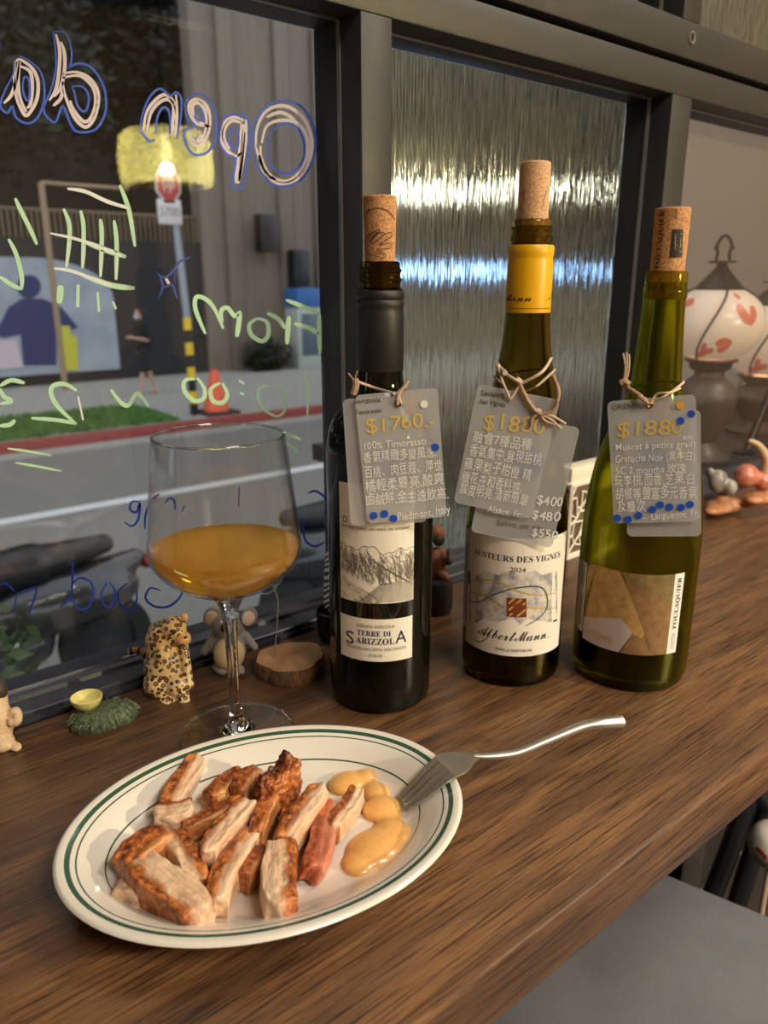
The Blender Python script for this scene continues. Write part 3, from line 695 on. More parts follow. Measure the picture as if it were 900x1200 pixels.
ribbon(bm, K3([(488, 70), (495, 62), (502, 70), (495, 78), (500, 92), (490, 95), (488, 84)]), 0.0004, fk)
part('printed_mark', bm, INK, ck3, smooth=False)
bm = NB(); fk2 = b3.on(rk+0.0006)
for s in ([(515,165),(528,165)],[(516,185),(516,225),(505,225)],[(525,190),(525,215)],[(490,165),(496,175),(490,185),(496,195),(490,205),(496,215),(490,225),(496,235)],[(510,240),(520,245)]):
    ribbon(bm, K3(s), 0.0004, fk2, n=1)
part('printed_mark', bm, CORKL, ck3, 'pale tower lines on the dark badge', smooth=False)

# ---------------------------------------------------------------- hanging price cards
def rounded(w, h, r, n=5):
    pts = []
    for cx, cy, a0 in ((w/2-r, h/2-r, 0), (-w/2+r, h/2-r, 90), (-w/2+r, -h/2+r, 180), (w/2-r, -h/2+r, 270)):
        for k in range(n+1): a = radians(a0+90*k/n); pts.append((cx+r*cos(a), cy+r*sin(a)))
    return pts
class Card:
    """A stiff plastic card hanging upright in front of a bottle; corners are read in the photograph."""
    def __init__(s, cy, off, corners, label, group):
        n = V((-cy.c.x, -cy.c.y, 0)).normalized(); s.n = n; s.o = cy.c + n*off
        P = [s.hit(*c) for c in corners]
        s.ctr = sum(P, V())/4
        ex = ((P[1]-P[0])+(P[2]-P[3])).normalized(); s.w = ((P[1]-P[0]).length+(P[2]-P[3]).length)/2; s.h = ((P[3]-P[0]).length+(P[2]-P[1]).length)/2
        ey = n.cross(ex).normalized(); s.ex, s.ey = ex, ey
        s.t = thing('price_card', s.ctr - ey*s.h/2, label, 'price tag', group)
        bm = NB(); T_ = 0.0007; ring = rounded(s.w, s.h, 0.0035)
        A = [bm.verts.new(s.at(x, y, 0)) for x, y in ring]; B = [bm.verts.new(s.at(x, y, -T_)) for x, y in ring]
        bm.faces.new(A); bm.faces.new(B[::-1])
        for k in range(len(A)): bm.faces.new((A[k], B[k], B[(k+1) % len(A)], A[(k+1) % len(A)]))
        s.card = part('card', bm, CARD, s.t, smooth=False)
    def hit(s, x, y): d = ray(x, y); return EYE + d*((s.o-EYE).dot(s.n)/d.dot(s.n))
    def at(s, x, y, z): return s.ctr + s.ex*x + s.ey*y + s.n*z
    def uv(s, x, y): d = s.hit(x, y)-s.ctr; return d.dot(s.ex), d.dot(s.ey)
    def f(s, z=0.0003): return lambda x, y: s.at(x, y, z)
    def write(s, lines, m, name='lettering', label=None, thin=0.0, jit=0.05, slant=0.05, bolden=0.0015):
        bm = NB()
        for txt, x0, y0, x1, y1, hp in lines:
            a, b = s.uv(x0, y0), s.uv(x1, y1); c = s.uv(x0, y0-hp); hh = hypot(c[0]-a[0], c[1]-a[1])
            text(bm, txt, (*a, *b), s.f(), h=hh, jit=jit, thin=thin+bolden, slant=slant)
        return part(name, bm, m, s.t, label, smooth=False)
    def dots(s, pts, rpx, m, name='sticker', label=None, z=0.0004):
        for x, y in pts:
            a = s.uv(x, y); b = s.uv(x+rpx, y); bm = NB(); lathe(bm, [(abs(b[0]-a[0]), 0), (abs(b[0]-a[0]), 0.0002), (0, 0.0002)], (0, 0, 0), 20)
            bmesh.ops.transform(bm, matrix=Matrix.Translation(s.at(*a, z)) @ Matrix((s.ex, s.ey, s.n)).transposed().to_4x4(), verts=bm.verts)
            part(name, bm, m, s.t, label)
    def eyelet(s, x, y, r=0.0022):
        bm = NB(); a = s.uv(x, y); lathe(bm, [(r*0.55, -0.001), (r*0.55, 0.0006), (r*0.8, 0.0010), (r, 0.0006), (r, -0.001)], (0, 0, 0), 20, closed=True)
        bmesh.ops.transform(bm, matrix=Matrix.Translation(s.at(*a, 0)) @ Matrix((s.ex, s.ey, s.n)).transposed().to_4x4(), verts=bm.verts)
        part('eyelet', bm, BRASS, s.t)
GRP = 'frosted plastic price cards tied to the bottles'
# left bottle
k1b = Card(b1, 0.0380, [(396, 468), (490, 464), (505, 611), (416, 616)], 'blank frosted back card peeking out behind the $1760 card', GRP)
bmx = k1b.uv(452, 545); bm = NB(); disc(bm, bmx[0], bmx[1], 0.0095, k1b.f(0.0003)); part('printed_disc', bm, BLUEFILM, k1b.t, smooth=False)
k1b.write([('Salon de vin', 461, 594, 493, 592, 4)], INKG)
k1 = Card(b1, 0.0410, [(412, 463), (507, 456), (529, 604), (434, 614)], 'frosted price card marked $1760 hanging on the left bottle', GRP)
k1.write([('Sarizzola', 415, 473, 446, 471, 6), ('Timorasso', 416, 486, 448, 483, 5.5)], INK, jit=0.06)
k1.write([('$1760.-', 429, 508, 511, 499, 17)], GOLDINK, thin=0.004)
k1.write([('100% Timorasso .', 425, 527, 505, 520, 8.5), ('香氣精緻多變風逸,', 426, 542, 512, 534, 10.5), ('百桃、肉豆蔻、萍世', 427, 559, 519, 550, 11), ('橘輕柔礬亮,酸爽', 428, 576, 521, 566, 11.5), ('鹵鹹鮮,金主逸飲高.', 428, 592, 526, 583, 11), ('Piedmont, Italy', 466, 610, 528, 601, 9.5)], WHITEINK)
k1.dots([(510, 524), (438, 604), (450.5, 602), (461, 607.5)], 4.6, BLUEDOT, label='round blue sticker')
k1.dots([(497, 473.5)], 4.6, WHITEINK, label='round white sticker'); k1.eyelet(466.5, 473)
# middle bottle
k2b = Card(b2, 0.0385, [(575, 480), (672, 503), (654, 641), (556, 626)], 'lower frosted back card with three small prices, on the middle bottle', GRP)
a = k2b.uv(617, 543); bm = NB(); disc(bm, a[0], a[1], 0.0115, k2b.f(0.0003)); part('printed_disc', bm, BLUEFILM, k2b.t, smooth=False)
k2b.write([('$400', 628, 590, 659, 594, 11), ('$480', 622, 608, 656, 611, 11), ('$550', 622, 628, 653, 632, 10)], WHITEINK, thin=0.012)
k2b.write([('Salon de vin', 581, 615, 636, 622, 7)], INKG)
k2 = Card(b2, 0.0415, [(562, 452), (654, 467), (625, 610), (530, 587)], 'frosted price card marked $1880 hanging on the middle bottle', GRP)
k2.write([('Senteurs', 563, 463, 590, 466, 6.5), ('des Vignes', 561, 472, 592, 477, 6)], INK, jit=0.06)
k2.write([('$1880', 565, 502, 637, 509, 19)], GOLDINK, thin=0.004)
k2.write([('融會7種品種', 553, 517, 622, 528, 11), ('香氣集中,展現甜桃', 549, 533, 634, 545, 11.5), ('蘋果梨子柑橙 精', 543, 549, 622, 562, 11.5), ('緻花卉和香料感.', 540, 564, 611, 577, 11), ('酸度明亮,清新簡單', 538, 577, 617, 592, 11), ('Alsace. Fr.', 571, 599, 611, 607, 8)], WHITEINK)
k2.dots([(631, 482)], 4, PAPERW, label='round cream sticker')
# right bottle
k3b = Card(b3, 0.0435, [(732, 484), (820, 482), (823, 627), (734, 630)], 'blank frosted back card behind the right bottle price card', GRP)
a = k3b.uv(765, 538); bm = NB(); disc(bm, a[0], a[1], 0.0105, k3b.f(0.0003)); part('printed_disc', bm, BLUEFILM, k3b.t, smooth=False)
k3b.write([('Salon de vin', 752, 601, 800, 599, 5)], INKG)
k3 = Card(b3, 0.0465, [(713, 470), (813, 463), (822, 610), (718, 614)], 'frosted price card with many blue stickers hanging on the right bottle', GRP)
k3.write([('ORENJI', 717, 481, 747, 478, 6.5)], INKG, jit=0.06)
k3.write([('$1880', 722, 512, 802, 508, 17)], GOLDINK, thin=0.004)
k3.write([('80%', 800, 516, 812, 515, 5), ('Muscat à petits grain', 721, 528, 815, 523, 8), ('Grenache Noir (黑中白)', 721, 542, 815, 539, 9), ('5C 2 months 玫瑰', 721, 556, 804, 553, 8.5), ('玩李桃.茴香.芝果.白', 720, 569, 815, 566, 11), ('胡椒等豐富多元香氣', 721, 585, 817, 582, 11.5), ('及層次', 724, 600, 757, 597, 11), ('Languedoc. Fr.', 763, 609, 820, 605, 8), ('—', 748, 609, 758, 609, 4)], WHITEINK)
k3.dots([(797.5, 493), (810, 485), (723, 607), (736, 608.5), (748, 604), (764.5, 597), (773.5, 591.5), (784.5, 594), (798, 594.5), (808.5, 591)], 4.7, BLUEDOT, label='round blue sticker')
k3.dots([(797, 475)], 4.6, YELDOT, label='round yellow sticker'); k3.eyelet(762, 474)
def tuft(cy, off, px, py, t):
    n = V((-cy.c.x, -cy.c.y, 0)).normalized(); o = cy.c+n*off; d = ray(px, py); c = EYE+d*((o-EYE).dot(n)/d.dot(n)); rg = random.Random(px); bm = NB()
    side = V((-n.y, n.x, 0))
    for k in range(60):
        a = rg.uniform(0, 6.28); L = rg.uniform(0.002, 0.0075); e = side*cos(a)*L+V((0, 0, sin(a)*L*1.2)); tube(bm, [c, c+e*0.5+n*rg.uniform(-.0006, .0006), c+e], 0.00032, 5)
    part('tuft', bm, FEATHER, t, 'fuzzy peach twine tuft')
# twine loops, each tied round its neck
def loop_pts(cy, r, z, dip, n=28, slope=0.0):
    return [V((cy.c.x+r*cos(cy.face+a), cy.c.y+r*sin(cy.face+a), z-dip*max(0, cos(a))**3+slope*sin(a))) for a in [2*pi*k/n for k in range(n)]]
def twine(cy, r, z, dip, extra, label, m=TWINE, slope=0.0, fr=0.0009):
    t = thing('twine', cy.c+V((0, 0, z)), label, 'string', 'twine loops around the bottle necks')
    bm = NB(); tube(bm, loop_pts(cy, r, z, dip, slope=slope), fr, 8, closed=True); part('loop', bm, m, t)
    for name, pts, rr, mm in extra:
        bm = NB(); tube(bm, crv(pts, 6), rr, 8); part(name, bm, mm, t)
    return t
def fr_(cy, off):   # pixel -> upright plane in front of a bottle
    n = V((-cy.c.x, -cy.c.y, 0)).normalized(); o = cy.c+n*off
    return lambda x, y: EYE + ray(x, y)*((o-EYE).dot(n)/ray(x, y).dot(n))
q = fr_(b1, 0.0425); q0 = fr_(b1, 0.020)
tw1 = twine(b1, 0.0166, 0.2215, 0.006, [('tail', [q0(418, 447), q0(440, 455), q(462, 461)], 0.0009, TWINE), ('tail', [q(479, 446), q(472, 455), q(467, 462), q(466, 474)], 0.0009, TWINE), ('tail', [q(477, 452), q(468, 462), q(470, 473)], 0.0008, TWINE),
   ('knot', [q0(414, 462), q0(417, 452), q0(416, 444)], [0.0022]*13, TWINED), ('frayed_end', [q0(416, 447), q0(412, 442), q0(408, 437)], 0.0004, TWINED), ('frayed_end', [q0(416, 446), q0(417, 440), q0(419, 434)], 0.0004, TWINED)], 'pale twine loop round the neck of the left bottle', slope=0.002)
q = fr_(b2, 0.0430); q0 = fr_(b2, 0.021)
twine(b2, 0.0205, 0.2270, 0.010, [('tail', [q0(584, 430), q(588, 445), q(598, 468)], 0.0009, TWINE), ('tail', [q0(585, 433), q(600, 443), q(612, 449)], 0.0011, TWINE), ('tail', [q0(646, 420), q(635, 436), q(612, 449)], 0.0010, TWINE), ('tail', [q(598, 468), q(606, 456), q(612, 448), q(606, 443)], 0.0009, TWINE),
   ('tail', [q(606, 443), q(616, 465), q(626, 480), q(634, 486)], 0.0014, TWINED), ('tail', [q0(648, 440), q(655, 460), q(648, 480), q(634, 486)], 0.0012, TWINED), ('frayed_end', [q(634, 485), q(648, 488), q(663, 497)], 0.0008, TWINE), ('frayed_end', [q(634, 486), q(646, 492), q(658, 503)], 0.0008, TWINE), ('frayed_end', [q(634, 487), q(640, 494), q(653, 498)], 0.0008, TWINE), ('tail', [q(632, 484), q(624, 490), q(622, 500)], 0.0010, TWINED),
   ('knot', [q0(582, 427), q0(586, 432), q(592, 437)], 0.0018, TWINE)], 'knotted twine with loose ends on the middle bottle', slope=0.003)
q = fr_(b3, 0.0480); q0 = fr_(b3, 0.020)
tw3 = twine(b3, 0.0180, 0.2195, 0.008, [('braid', [q0(732, 448), q0(736, 455), q(748, 463), q(760, 473)], [0.0016, 0.0019, 0.0014, 0.0018]*4+[0.0012]*3, TWINED), ('tail', [q0(731, 447), q0(733, 430), q0(730, 414)], 0.0007, TWINE), ('tail', [q0(732, 447), q0(735, 430), q0(734, 413)], 0.0007, TWINE), ('tail', [q0(733, 448), q0(737, 432), q0(737, 415)], 0.0007, TWINE),
   ('knot', [q0(727, 449), q0(732, 447), q0(737, 451)], 0.0022, TWINED), ('tail', [q0(797, 455), q(785, 460), q(770, 462), q(762, 473)], 0.0008, TWINE)], 'braided twine with upright ends on the green bottle', slope=0.0025)

tuft(b1, 0.0397, 480, 473, tw1); tuft(b3, 0.0452, 776, 481, tw3)

# ---------------------------------------------------------------- wine glass
gc = pz(278, 860) + V((0, 0, 0.0004))
TG = thing('wine_glass', gc, 'stemmed wine glass half full of orange wine, beside the plate', 'glass')
bowl_o = smooth_prof([(0.0040, 0.0985), (0.0110, 0.1003), (0.0250, 0.1062), (0.0375, 0.1145), (0.0446, 0.1235), (0.0466, 0.1310), (0.0459, 0.1420), (0.0438, 0.1600), (0.0413, 0.1820), (0.0388, 0.2010)], 5)
bowl_i = [(r-0.0011, z+(0.0012 if z < 0.12 else 0)) for r, z in bowl_o[::-1]]; bowl_i[0] = (bowl_o[-1][0]-0.0011, 0.2010)
bm = NB(); lathe(bm, bowl_o + [(bowl_o[-1][0]-0.0003, 0.2015), (bowl_o[-1][0]-0.0008, 0.2015)] + bowl_i + [(0, bowl_i[-1][1])], gc, 72); part('bowl', bm, THIN, TG)
bm = NB(); tube(bm, [gc+V((0.0383*cos(a), 0.0383*sin(a), 0.2012)) for a in [2*pi*k/64 for k in range(64)]], 0.00075, 8, closed=True); part('rim', bm, CLEAR, TG)
foot = [(0, 0.0), (0.0370, 0.0), (0.0374, 0.0008), (0.0370, 0.0014), (0.0300, 0.0019), (0.0180, 0.0030), (0.0125, 0.0042), (0, 0.0042)]
bm = NB(); lathe(bm, foot, gc, 64); part('foot', bm, THIN, TG, 'clear round foot')
bm = NB(); tube(bm, [gc+V((0.0372*cos(a), 0.0372*sin(a), 0.0010)) for a in [2*pi*k/72 for k in range(72)]], 0.0008, 8, closed=True); part('foot_edge', bm, CLEAR, TG)
stem = [(0, 0.0043), (0.0122, 0.0043)] + smooth_prof([(0.0085, 0.0060), (0.0050, 0.0110), (0.0038, 0.0200), (0.0036, 0.0450), (0.0042, 0.0700), (0.0054, 0.0870), (0.0085, 0.0960), (0.0108, 0.1000)], 5) + [(0, 0.1003)]
bm = NB(); lathe(bm, stem, gc, 64); part('stem', bm, CLEAR, TG, 'clear stem')
wi = [(max(r-0.0016, 0), z+0.0012) for r, z in bowl_o if 0.098 < z < 0.1300]
WL = 0.1322
bm = NB(); lathe(bm, [(0, wi[0][1])] + wi + [(0.0450, WL), (0, WL)], gc, 72); part('wine', bm, WINE, TG, 'hazy amber wine')

# ---------------------------------------------------------------- plate, sauce, meat, fork
PC = V((0.170, 0.302, 0)); PA = radians(-17.2); pa, pb = 0.1052, 0.0805
TP = thing('oval_plate', PC, 'cream oval plate with green rim lines holding cut meat', 'plate')
bm = NB(); seg = 128
prof = [(0.0505, 0.0), (0.047, 0.0005), (0.045, 0.0035), (0.043, 0.0040), (0.030, 0.0048), (0.022, 0.0090), (0.012, 0.0150), (0.003, 0.0192), (0.0006, 0.0206), (0.0, 0.0216), (0.0008, 0.0226), (0.0022, 0.0229),
        (0.0050, 0.0222), (0.0075, 0.0213), (0.0098, 0.0205), (0.0106, 0.0202), (0.0150, 0.0180), (0.0200, 0.0148), (0.0226, 0.0130), (0.0233, 0.0124), (0.0270, 0.0098), (0.0310, 0.0081), (0.0360, 0.0073), (0.050, 0.0070), (0.065, 0.0069)]
green = {(12, 13), (14, 15), (18, 19)}
rings = []
for d, z in prof:
    A_, B_ = pa-d, pb-d
    rings.append([bm.verts.new((PC.x+(A_*cos(t)*cos(PA)-B_*sin(t)*sin(PA)), PC.y+(A_*cos(t)*sin(PA)+B_*sin(t)*cos(PA)), z)) for t in [2*pi*k/seg for k in range(seg)]])
for i in range(len(rings)-1):
    for k in range(seg):
        fc = bm.faces.new((rings[i][k], rings[i][(k+1) % seg], rings[i+1][(k+1) % seg], rings[i+1][k])); fc.material_index = 1 if (i, i+1) in green else 0
bm.faces.new(rings[-1]); bm.faces.new(rings[0][::-1]); bmesh.ops.recalc_face_normals(bm, faces=bm.faces)
part('dish', bm, [PLATE, PLATEG], TP, angle=60)

def cp(x, y, z): return pz(50+x/1.765, 840+y/1.765, z)
def m_meat(name, pale, pale2, crust, crust2, lo, hi):
    """pale meat in layers, golden crackling on the +y face"""
    m = mat(name, pale, 0.34, 0, Coat_Weight=0.25, Coat_Roughness=0.2); t = NT(m)
    c = t.n('TexCoord'); sp = t.n('SeparateXYZ'); t.l(c.outputs['Generated'], sp.inputs[0])
    n = t.noise(t.coord((1, 1, 1)), 130, 5, 0.65); lay = t.noise(t.coord((35, 320, 60)), 1.6, 4, 0.6)
    ad = t.n('Math', operation='MULTIPLY_ADD'); t.l(n, ad.inputs[0]); ad.inputs[1].default_value = 0.55; t.l(sp.outputs['Y'], ad.inputs[2])
    s2 = t.n('Math', operation='SUBTRACT'); t.l(ad.outputs[0], s2.inputs[0]); s2.inputs[1].default_value = 0.27
    p = t.ramp(lay, [(0.32, pale2), (0.55, pale)]); n3 = t.noise(t.coord((1, 1, 1)), 260, 6, 0.7); k = t.ramp(t.mix(0.5, n, n3), [(0.34, tuple(int(c*0.55) for c in crust2)), (0.44, crust2), (0.56, crust), (0.68, tuple(min(255, int(c*1.14)) for c in crust))])
    g = t.ramp(s2.outputs[0], [(lo, (0, 0, 0)), (hi, (255, 255, 255))])
    t.base(t.mix(g, p, k)); t.nrm(t.bump(t.mix(0.5, n3, lay), 0.6, 0.0025)); return m
PALE, PALE2, GOLD, BRN = (226, 192, 158), (204, 152, 116), (196, 120, 58), (136, 66, 26)
MW = m_meat('pork_pale', PALE, PALE2, GOLD, BRN, 0.58, 0.72)
MH = m_meat('pork_half', PALE, (214, 166, 124), GOLD, BRN, 0.38, 0.56)
MB_ = m_meat('pork_crackling', (214, 158, 100), (190, 118, 66), (196, 112, 48), (122, 56, 20), 0.0, 0.3)
MR = m_meat('pork_reddish', (206, 132, 98), (180, 92, 64), (184, 96, 60), (140, 62, 38), 0.3, 0.6)
MD = m_meat('pork_dark_crisp', (182, 104, 48), (140, 66, 26), (150, 70, 26), (70, 30, 12), 0.2, 0.6)
def chunk(p, q, wpx, h, z, m, label, flip=False, roll=0, curve=0.0, spike=0.0, seed=0, lift=0.0, rough=0.0014):
    rg = random.Random(seed); h *= 1.12; p, q = (q, p) if flip else (p, q); flip = False; a, b = cp(*p, z+h/2), cp(*q, z+h/2)
    L = (b-a).length*1.06; Wd = wpx*0.000226*1.18; bm = NB()
    nx, ny, nz = 14, 7, 6
    bmesh.ops.create_cube(bm, size=1.0)
    bmesh.ops.subdivide_edges(bm, edges=bm.edges, cuts=7, use_grid_fill=True)
    ph = [rg.uniform(0, 6.28) for _ in range(8)]
    for v in bm.verts:
        x, y, zz = v.co.x*2, v.co.y*2, v.co.z*2
        k = 1-0.10*(x*x*y*y+y*y*zz*zz+x*x*zz*zz)/3*1.6
        x2, y2, z2 = x*k, y*k, zz*k
        d = 0.045*sin(5*x+ph[0])*cos(4*y+ph[1])+0.035*sin(7*y+3*zz+ph[2])+0.03*sin(9*x+ph[3]+2*zz)
        z2 += d*1.0+(0.22*sin(2.2*x+ph[4]) if zz > 0 else 0)*0.4; y2 += 0.12*sin(3.1*x+ph[5])+0.05*sin(8*x+ph[6]+zz*3); x2 += 0.07*sin(4*y+ph[7]+2*zz)
        if spike and zz > 0: z2 += spike*(max(0, x)**1.5*0.9+0.35*max(0, sin(4*x+ph[1])*cos(3*y+ph[2])))
        y2 += curve*(1-x*x)
        v.co = V((x2*L/2, y2*Wd/2*(-1 if flip else 1), z2*h/2))
    if flip: bmesh.ops.reverse_faces(bm, faces=bm.faces)
    me = mesh_of(bm, 'chunk')
    o = bpy.data.objects.new('pork_piece', me); COL.objects.link(o)
    s = o.modifiers.new('s', 'SUBSURF'); s.levels = 2; s.render_levels = 2
    tx = bpy.data.textures.new('rough', 'CLOUDS'); tx.noise_scale = 0.004; dm = o.modifiers.new('d', 'DISPLACE'); dm.texture = tx; dm.strength = rough; dm.mid_level = 0.5; dm.texture_coords = 'GLOBAL'
    finish(me, m, True, 180)
    ang = atan2((b-a).y, (b-a).x)
    if flip: pass
    o.location = (a+b)/2+V((0, 0, lift)); o.rotation_euler = (radians(roll), radians(0), ang)
    tag(o, label, 'meat', 'roast pork pieces on the oval plate'); return o
PCS = [
 ((262, 195), (318, 92), 52, 0.013, 0.008, MH, 'half browned upright pork piece at the upper left of the pile', dict(roll=10, seed=1)),
 ((232, 215), (312, 203), 52, 0.013, 0.008, MW, 'pale blocky pork piece at the far left of the pile', dict(seed=2)),
 ((345, 178), (408, 122), 44, 0.012, 0.008, MB_, 'browned pork piece near the top of the pile, left of the dark crisp one', dict(seed=3)),
 ((402, 168), (440, 122), 40, 0.014, 0.008, MB_, 'small golden crackling piece touching the dark crisp one', dict(seed=4)),
 ((452, 172), (520, 128), 58, 0.019, 0.008, MD, 'dark spiky crisp piece sticking up at the top of the pile', dict(seed=5, spike=0.7, rough=0.0060)),
 ((292, 240), (412, 182), 36, 0.010, 0.008, MB_, 'long brown pork strip across the upper middle of the pile', dict(seed=6)),
 ((336, 298), (424, 186), 44, 0.013, 0.012, MW, 'long pale pork strip at the centre of the pile', dict(seed=7)),
 ((438, 258), (476, 168), 38, 0.013, 0.009, MB_, 'upright brown piece right of the central pale strip', dict(seed=8)),
 ((498, 268), (574, 160), 50, 0.014, 0.009, MH, 'golden edged pork strip next to the reddish one', dict(seed=9)),
 ((560, 328), (592, 188), 50, 0.010, 0.008, MR, 'flat reddish pork strip at the right of the pile', dict(seed=10)),
 ((600, 240), (650, 165), 40, 0.010, 0.008, MH, 'small pork piece nearest the sauce', dict(seed=11, spike=0.4)),
 ((168, 320), (250, 250), 66, 0.014, 0.010, MB_, 'glossy brown slab at the left end of the pile', dict(seed=12)),
 ((158, 358), (214, 372), 44, 0.010, 0.007, MW, 'pale slice under the glossy brown slab', dict(seed=13)),
 ((262, 250), (330, 355), 46, 0.013, 0.009, MH, 'half browned wedge right of the glossy brown slab', dict(seed=14)),
 ((200, 318), (328, 420), 72, 0.015, 0.008, MW, 'largest pale pork strip at the front left', dict(seed=15, flip=True)),
 ((362, 395), (436, 250), 50, 0.013, 0.008, MH, 'curved browned strip in front of the central pale strip', dict(seed=16, curve=0.5)),
 ((490, 412), (492, 278), 62, 0.015, 0.008, MW, 'blocky pale strip standing at the front right', dict(seed=17, flip=True)),
 ((412, 345), (455, 285), 40, 0.012, 0.007, MB_, 'brown piece tucked behind the blocky front strip', dict(seed=18)),
 ((500, 250), (525, 190), 40, 0.010, 0.007, MB_, 'dark brown piece between two golden strips', dict(seed=19)),
]
for p, q_, wp, h, z, m, lab, kw in PCS: chunk(p, q_, wp, h, z, m, lab, **kw)

SAUCE = mat('orange_mayo', (238, 186, 118), 0.28, 0, Subsurface_Weight=0.2, Coat_Weight=0.3)
t = NT(SAUCE); n = t.noise(t.coord((1, 1, 1)), 420, 3, 0.6); t.base(t.ramp(n, [(0.26, (216, 138, 66)), (0.34, (232, 166, 92)), (0.75, (236, 176, 104))]))
bm = NB()
for (x, y, rx_, ry_, h) in ((632, 138, 46, 26, 0.0065), (668, 128, 30, 18, 0.0065), (690, 158, 30, 24, 0.0055), (702, 192, 42, 26, 0.0065), (716, 212, 30, 16, 0.004), (722, 245, 42, 30, 0.007), (690, 275, 58, 36, 0.009), (655, 305, 32, 24, 0.0055)):
    c = cp(x, y, 0.0080); zz = 0.0072 + max(0, 0.0)
    ball(bm, (c.x, c.y, 0.0082), (rx_*0.000275, ry_*0.00039, h*0.75), M=Matrix.Rotation(YAW-radians(60), 3, 'Z'))
solo('sauce', remesh(bm, 0.0011, 5), SAUCE, 'orange mayonnaise dollops at the right end of the plate', 'sauce', angle=180)

# fork: head lies in the dish, neck on the rim, handle out over the counter
TF = thing('fork', cp(740, 165, 0.012), 'steel fork resting on the plate rim with its handle over the counter', 'fork')
tip = pz(474, 938, 0.0150); nk = pz(558, 886, 0.0275); end = pz(727, 845, 0.034)
d = (nk-tip); d.z = 0; d.normalize(); sd = V((-d.y, d.x, 0))
hl = (V((nk.x, nk.y, 0))-V((tip.x, tip.y, 0))).length
def hz(s):
    u = min(1, max(0, s)/0.58); return 0.0142 + 0.0138*(u*u*(3-2*u)*0.5+u*0.5)
def plate_strip(bm, rows, th=0.0013):
    """rows: list of (centre, half width); a flat strip of metal"""
    T_, B_ = [], []
    for c, hw in rows:
        T_.append([bm.verts.new(c+sd*hw*k+V((0, 0, th/2-abs(k)*0.0002))) for k in (-1, -0.5, 0, 0.5, 1)])
        B_.append([bm.verts.new(c+sd*hw*k-V((0, 0, th/2))) for k in (-1, -0.5, 0, 0.5, 1)])
    n = len(rows)
    for i in range(n-1):
        for k in range(4):
            bm.faces.new((T_[i][k], T_[i+1][k], T_[i+1][k+1], T_[i][k+1])); bm.faces.new((B_[i][k+1], B_[i+1][k+1], B_[i+1][k], B_[i][k]))
        bm.faces.new((T_[i][0], B_[i][0], B_[i+1][0], T_[i+1][0])); bm.faces.new((T_[i][4], T_[i+1][4], B_[i+1][4], B_[i][4]))
    for i, fl in ((0, 0), (n-1, 1)):
        for k in range(4):
            q4 = (T_[i][k], T_[i][k+1], B_[i][k+1], B_[i][k]); bm.faces.new(q4 if not fl else q4[::-1])
def hp_(s, off=0.0): c = V((tip.x, tip.y, 0))+d*hl*s; return V((c.x, c.y, hz(s)))+sd*off
for k in (-1.5, -0.5, 0.5, 1.5):
    bm = NB(); plate_strip(bm, [(hp_(s, k*0.0053*(0.68+0.32*min(1, s/0.5))), w_) for s, w_ in ((0.0, 0.0007), (0.04, 0.0012), (0.2, 0.0017), (0.40, 0.0022), (0.56, 0.0025))]); part('tine', bm, STEEL, TF)
bm = NB(); plate_strip(bm, [(hp_(0.54), 0.0106), (hp_(0.62), 0.0108), (hp_(0.68), 0.0104), (hp_(0.78), 0.0088), (hp_(0.88), 0.0058), (hp_(0.96), 0.0036), (hp_(1.04), 0.0027)], 0.0016); part('fork_head', bm, STEEL, TF)
hpts = crv([hp_(0.97), pz(575, 886, 0.0275), pz(605, 882, 0.0275), pz(640, 868, 0.031), pz(680, 852, 0.035), pz(705, 847, 0.036), end], 6)
n_ = len(hpts); bm = NB(); tube(bm, hpts, [0.0022+0.0006*min(1, i/8)+0.0020*max(0, (i/(n_-1)-0.55)/0.45) for i in range(n_)], 14, flat=0.8); part('handle', bm, STEEL, TF)

# ---------------------------------------------------------------- figurines on the sill side
def m_leo():
    m = mat('leopard_coat', (236, 206, 150), 0.4, 0, Coat_Weight=0.2); t = NT(m); v = t.coord((1, 1, 1))
    x = t.n('TexVoronoi'); x.inputs['Scale'].default_value = 280; t.l(v, x.inputs['Vector'])
    r = t.ramp(x.outputs['Distance'], [(0.0, (176, 122, 66)), (0.22, (166, 110, 58)), (0.27, (44, 30, 22)), (0.44, (50, 34, 24)), (0.50, (232, 204, 152)), (1.0, (232, 204, 152))])
    n = t.noise(v, 60, 2); t.base(t.mix(0.25, r, t.ramp(n, [(0.4, (226, 178, 104)), (0.6, (246, 230, 196))]), 'MULTIPLY')); return m
LEO = m_leo(); LEOFACE = speckle('leopard_face', (228, 168, 100), (242, 202, 144), 500, 0.4, 0.05)
GREYF = speckle('koala_grey', (124, 120, 116), (150, 144, 138), 900, 0.7, 0.3); CREAMF = speckle('koala_cream', (206, 180, 136), (224, 200, 158), 1400, 0.7, 0.3); EARF = speckle('koala_ear', (206, 180, 160), (226, 204, 186), 1200, 0.7, 0.2)
# leopard (sitting up, one paw raised, facing right)
lc = pz(196, 812); sL = 0.118/120*0.49   # metres per px, roughly
TL = thing('leopard_figurine', lc, 'spotted leopard figurine sitting upright by the window', 'figurine')
e1 = rt; e2 = -fw     # right in view, towards the viewer
def LP(x, y, t=0.0): return pS(x, y, (lc-EYE).dot(f3)) + e2*t*0.001
bm = NB()
ball(bm, LP(193, 782), (0.0150, 0.0135, 0.019)); ball(bm, LP(189, 755), (0.0115, 0.0120, 0.017)); ball(bm, LP(188, 740), (0.0090, 0.0095, 0.0080))
ball(bm, LP(204, 734, 3), (0.0102, 0.0105, 0.0092)); ball(bm, LP(215, 743, 6), (0.0062, 0.0066, 0.0052)); ball(bm, LP(200, 742, 4), (0.0075, 0.008, 0.006))
capsule(bm, LP(215, 755, 2), LP(224, 798, 6), 0.0042, 0.0038)
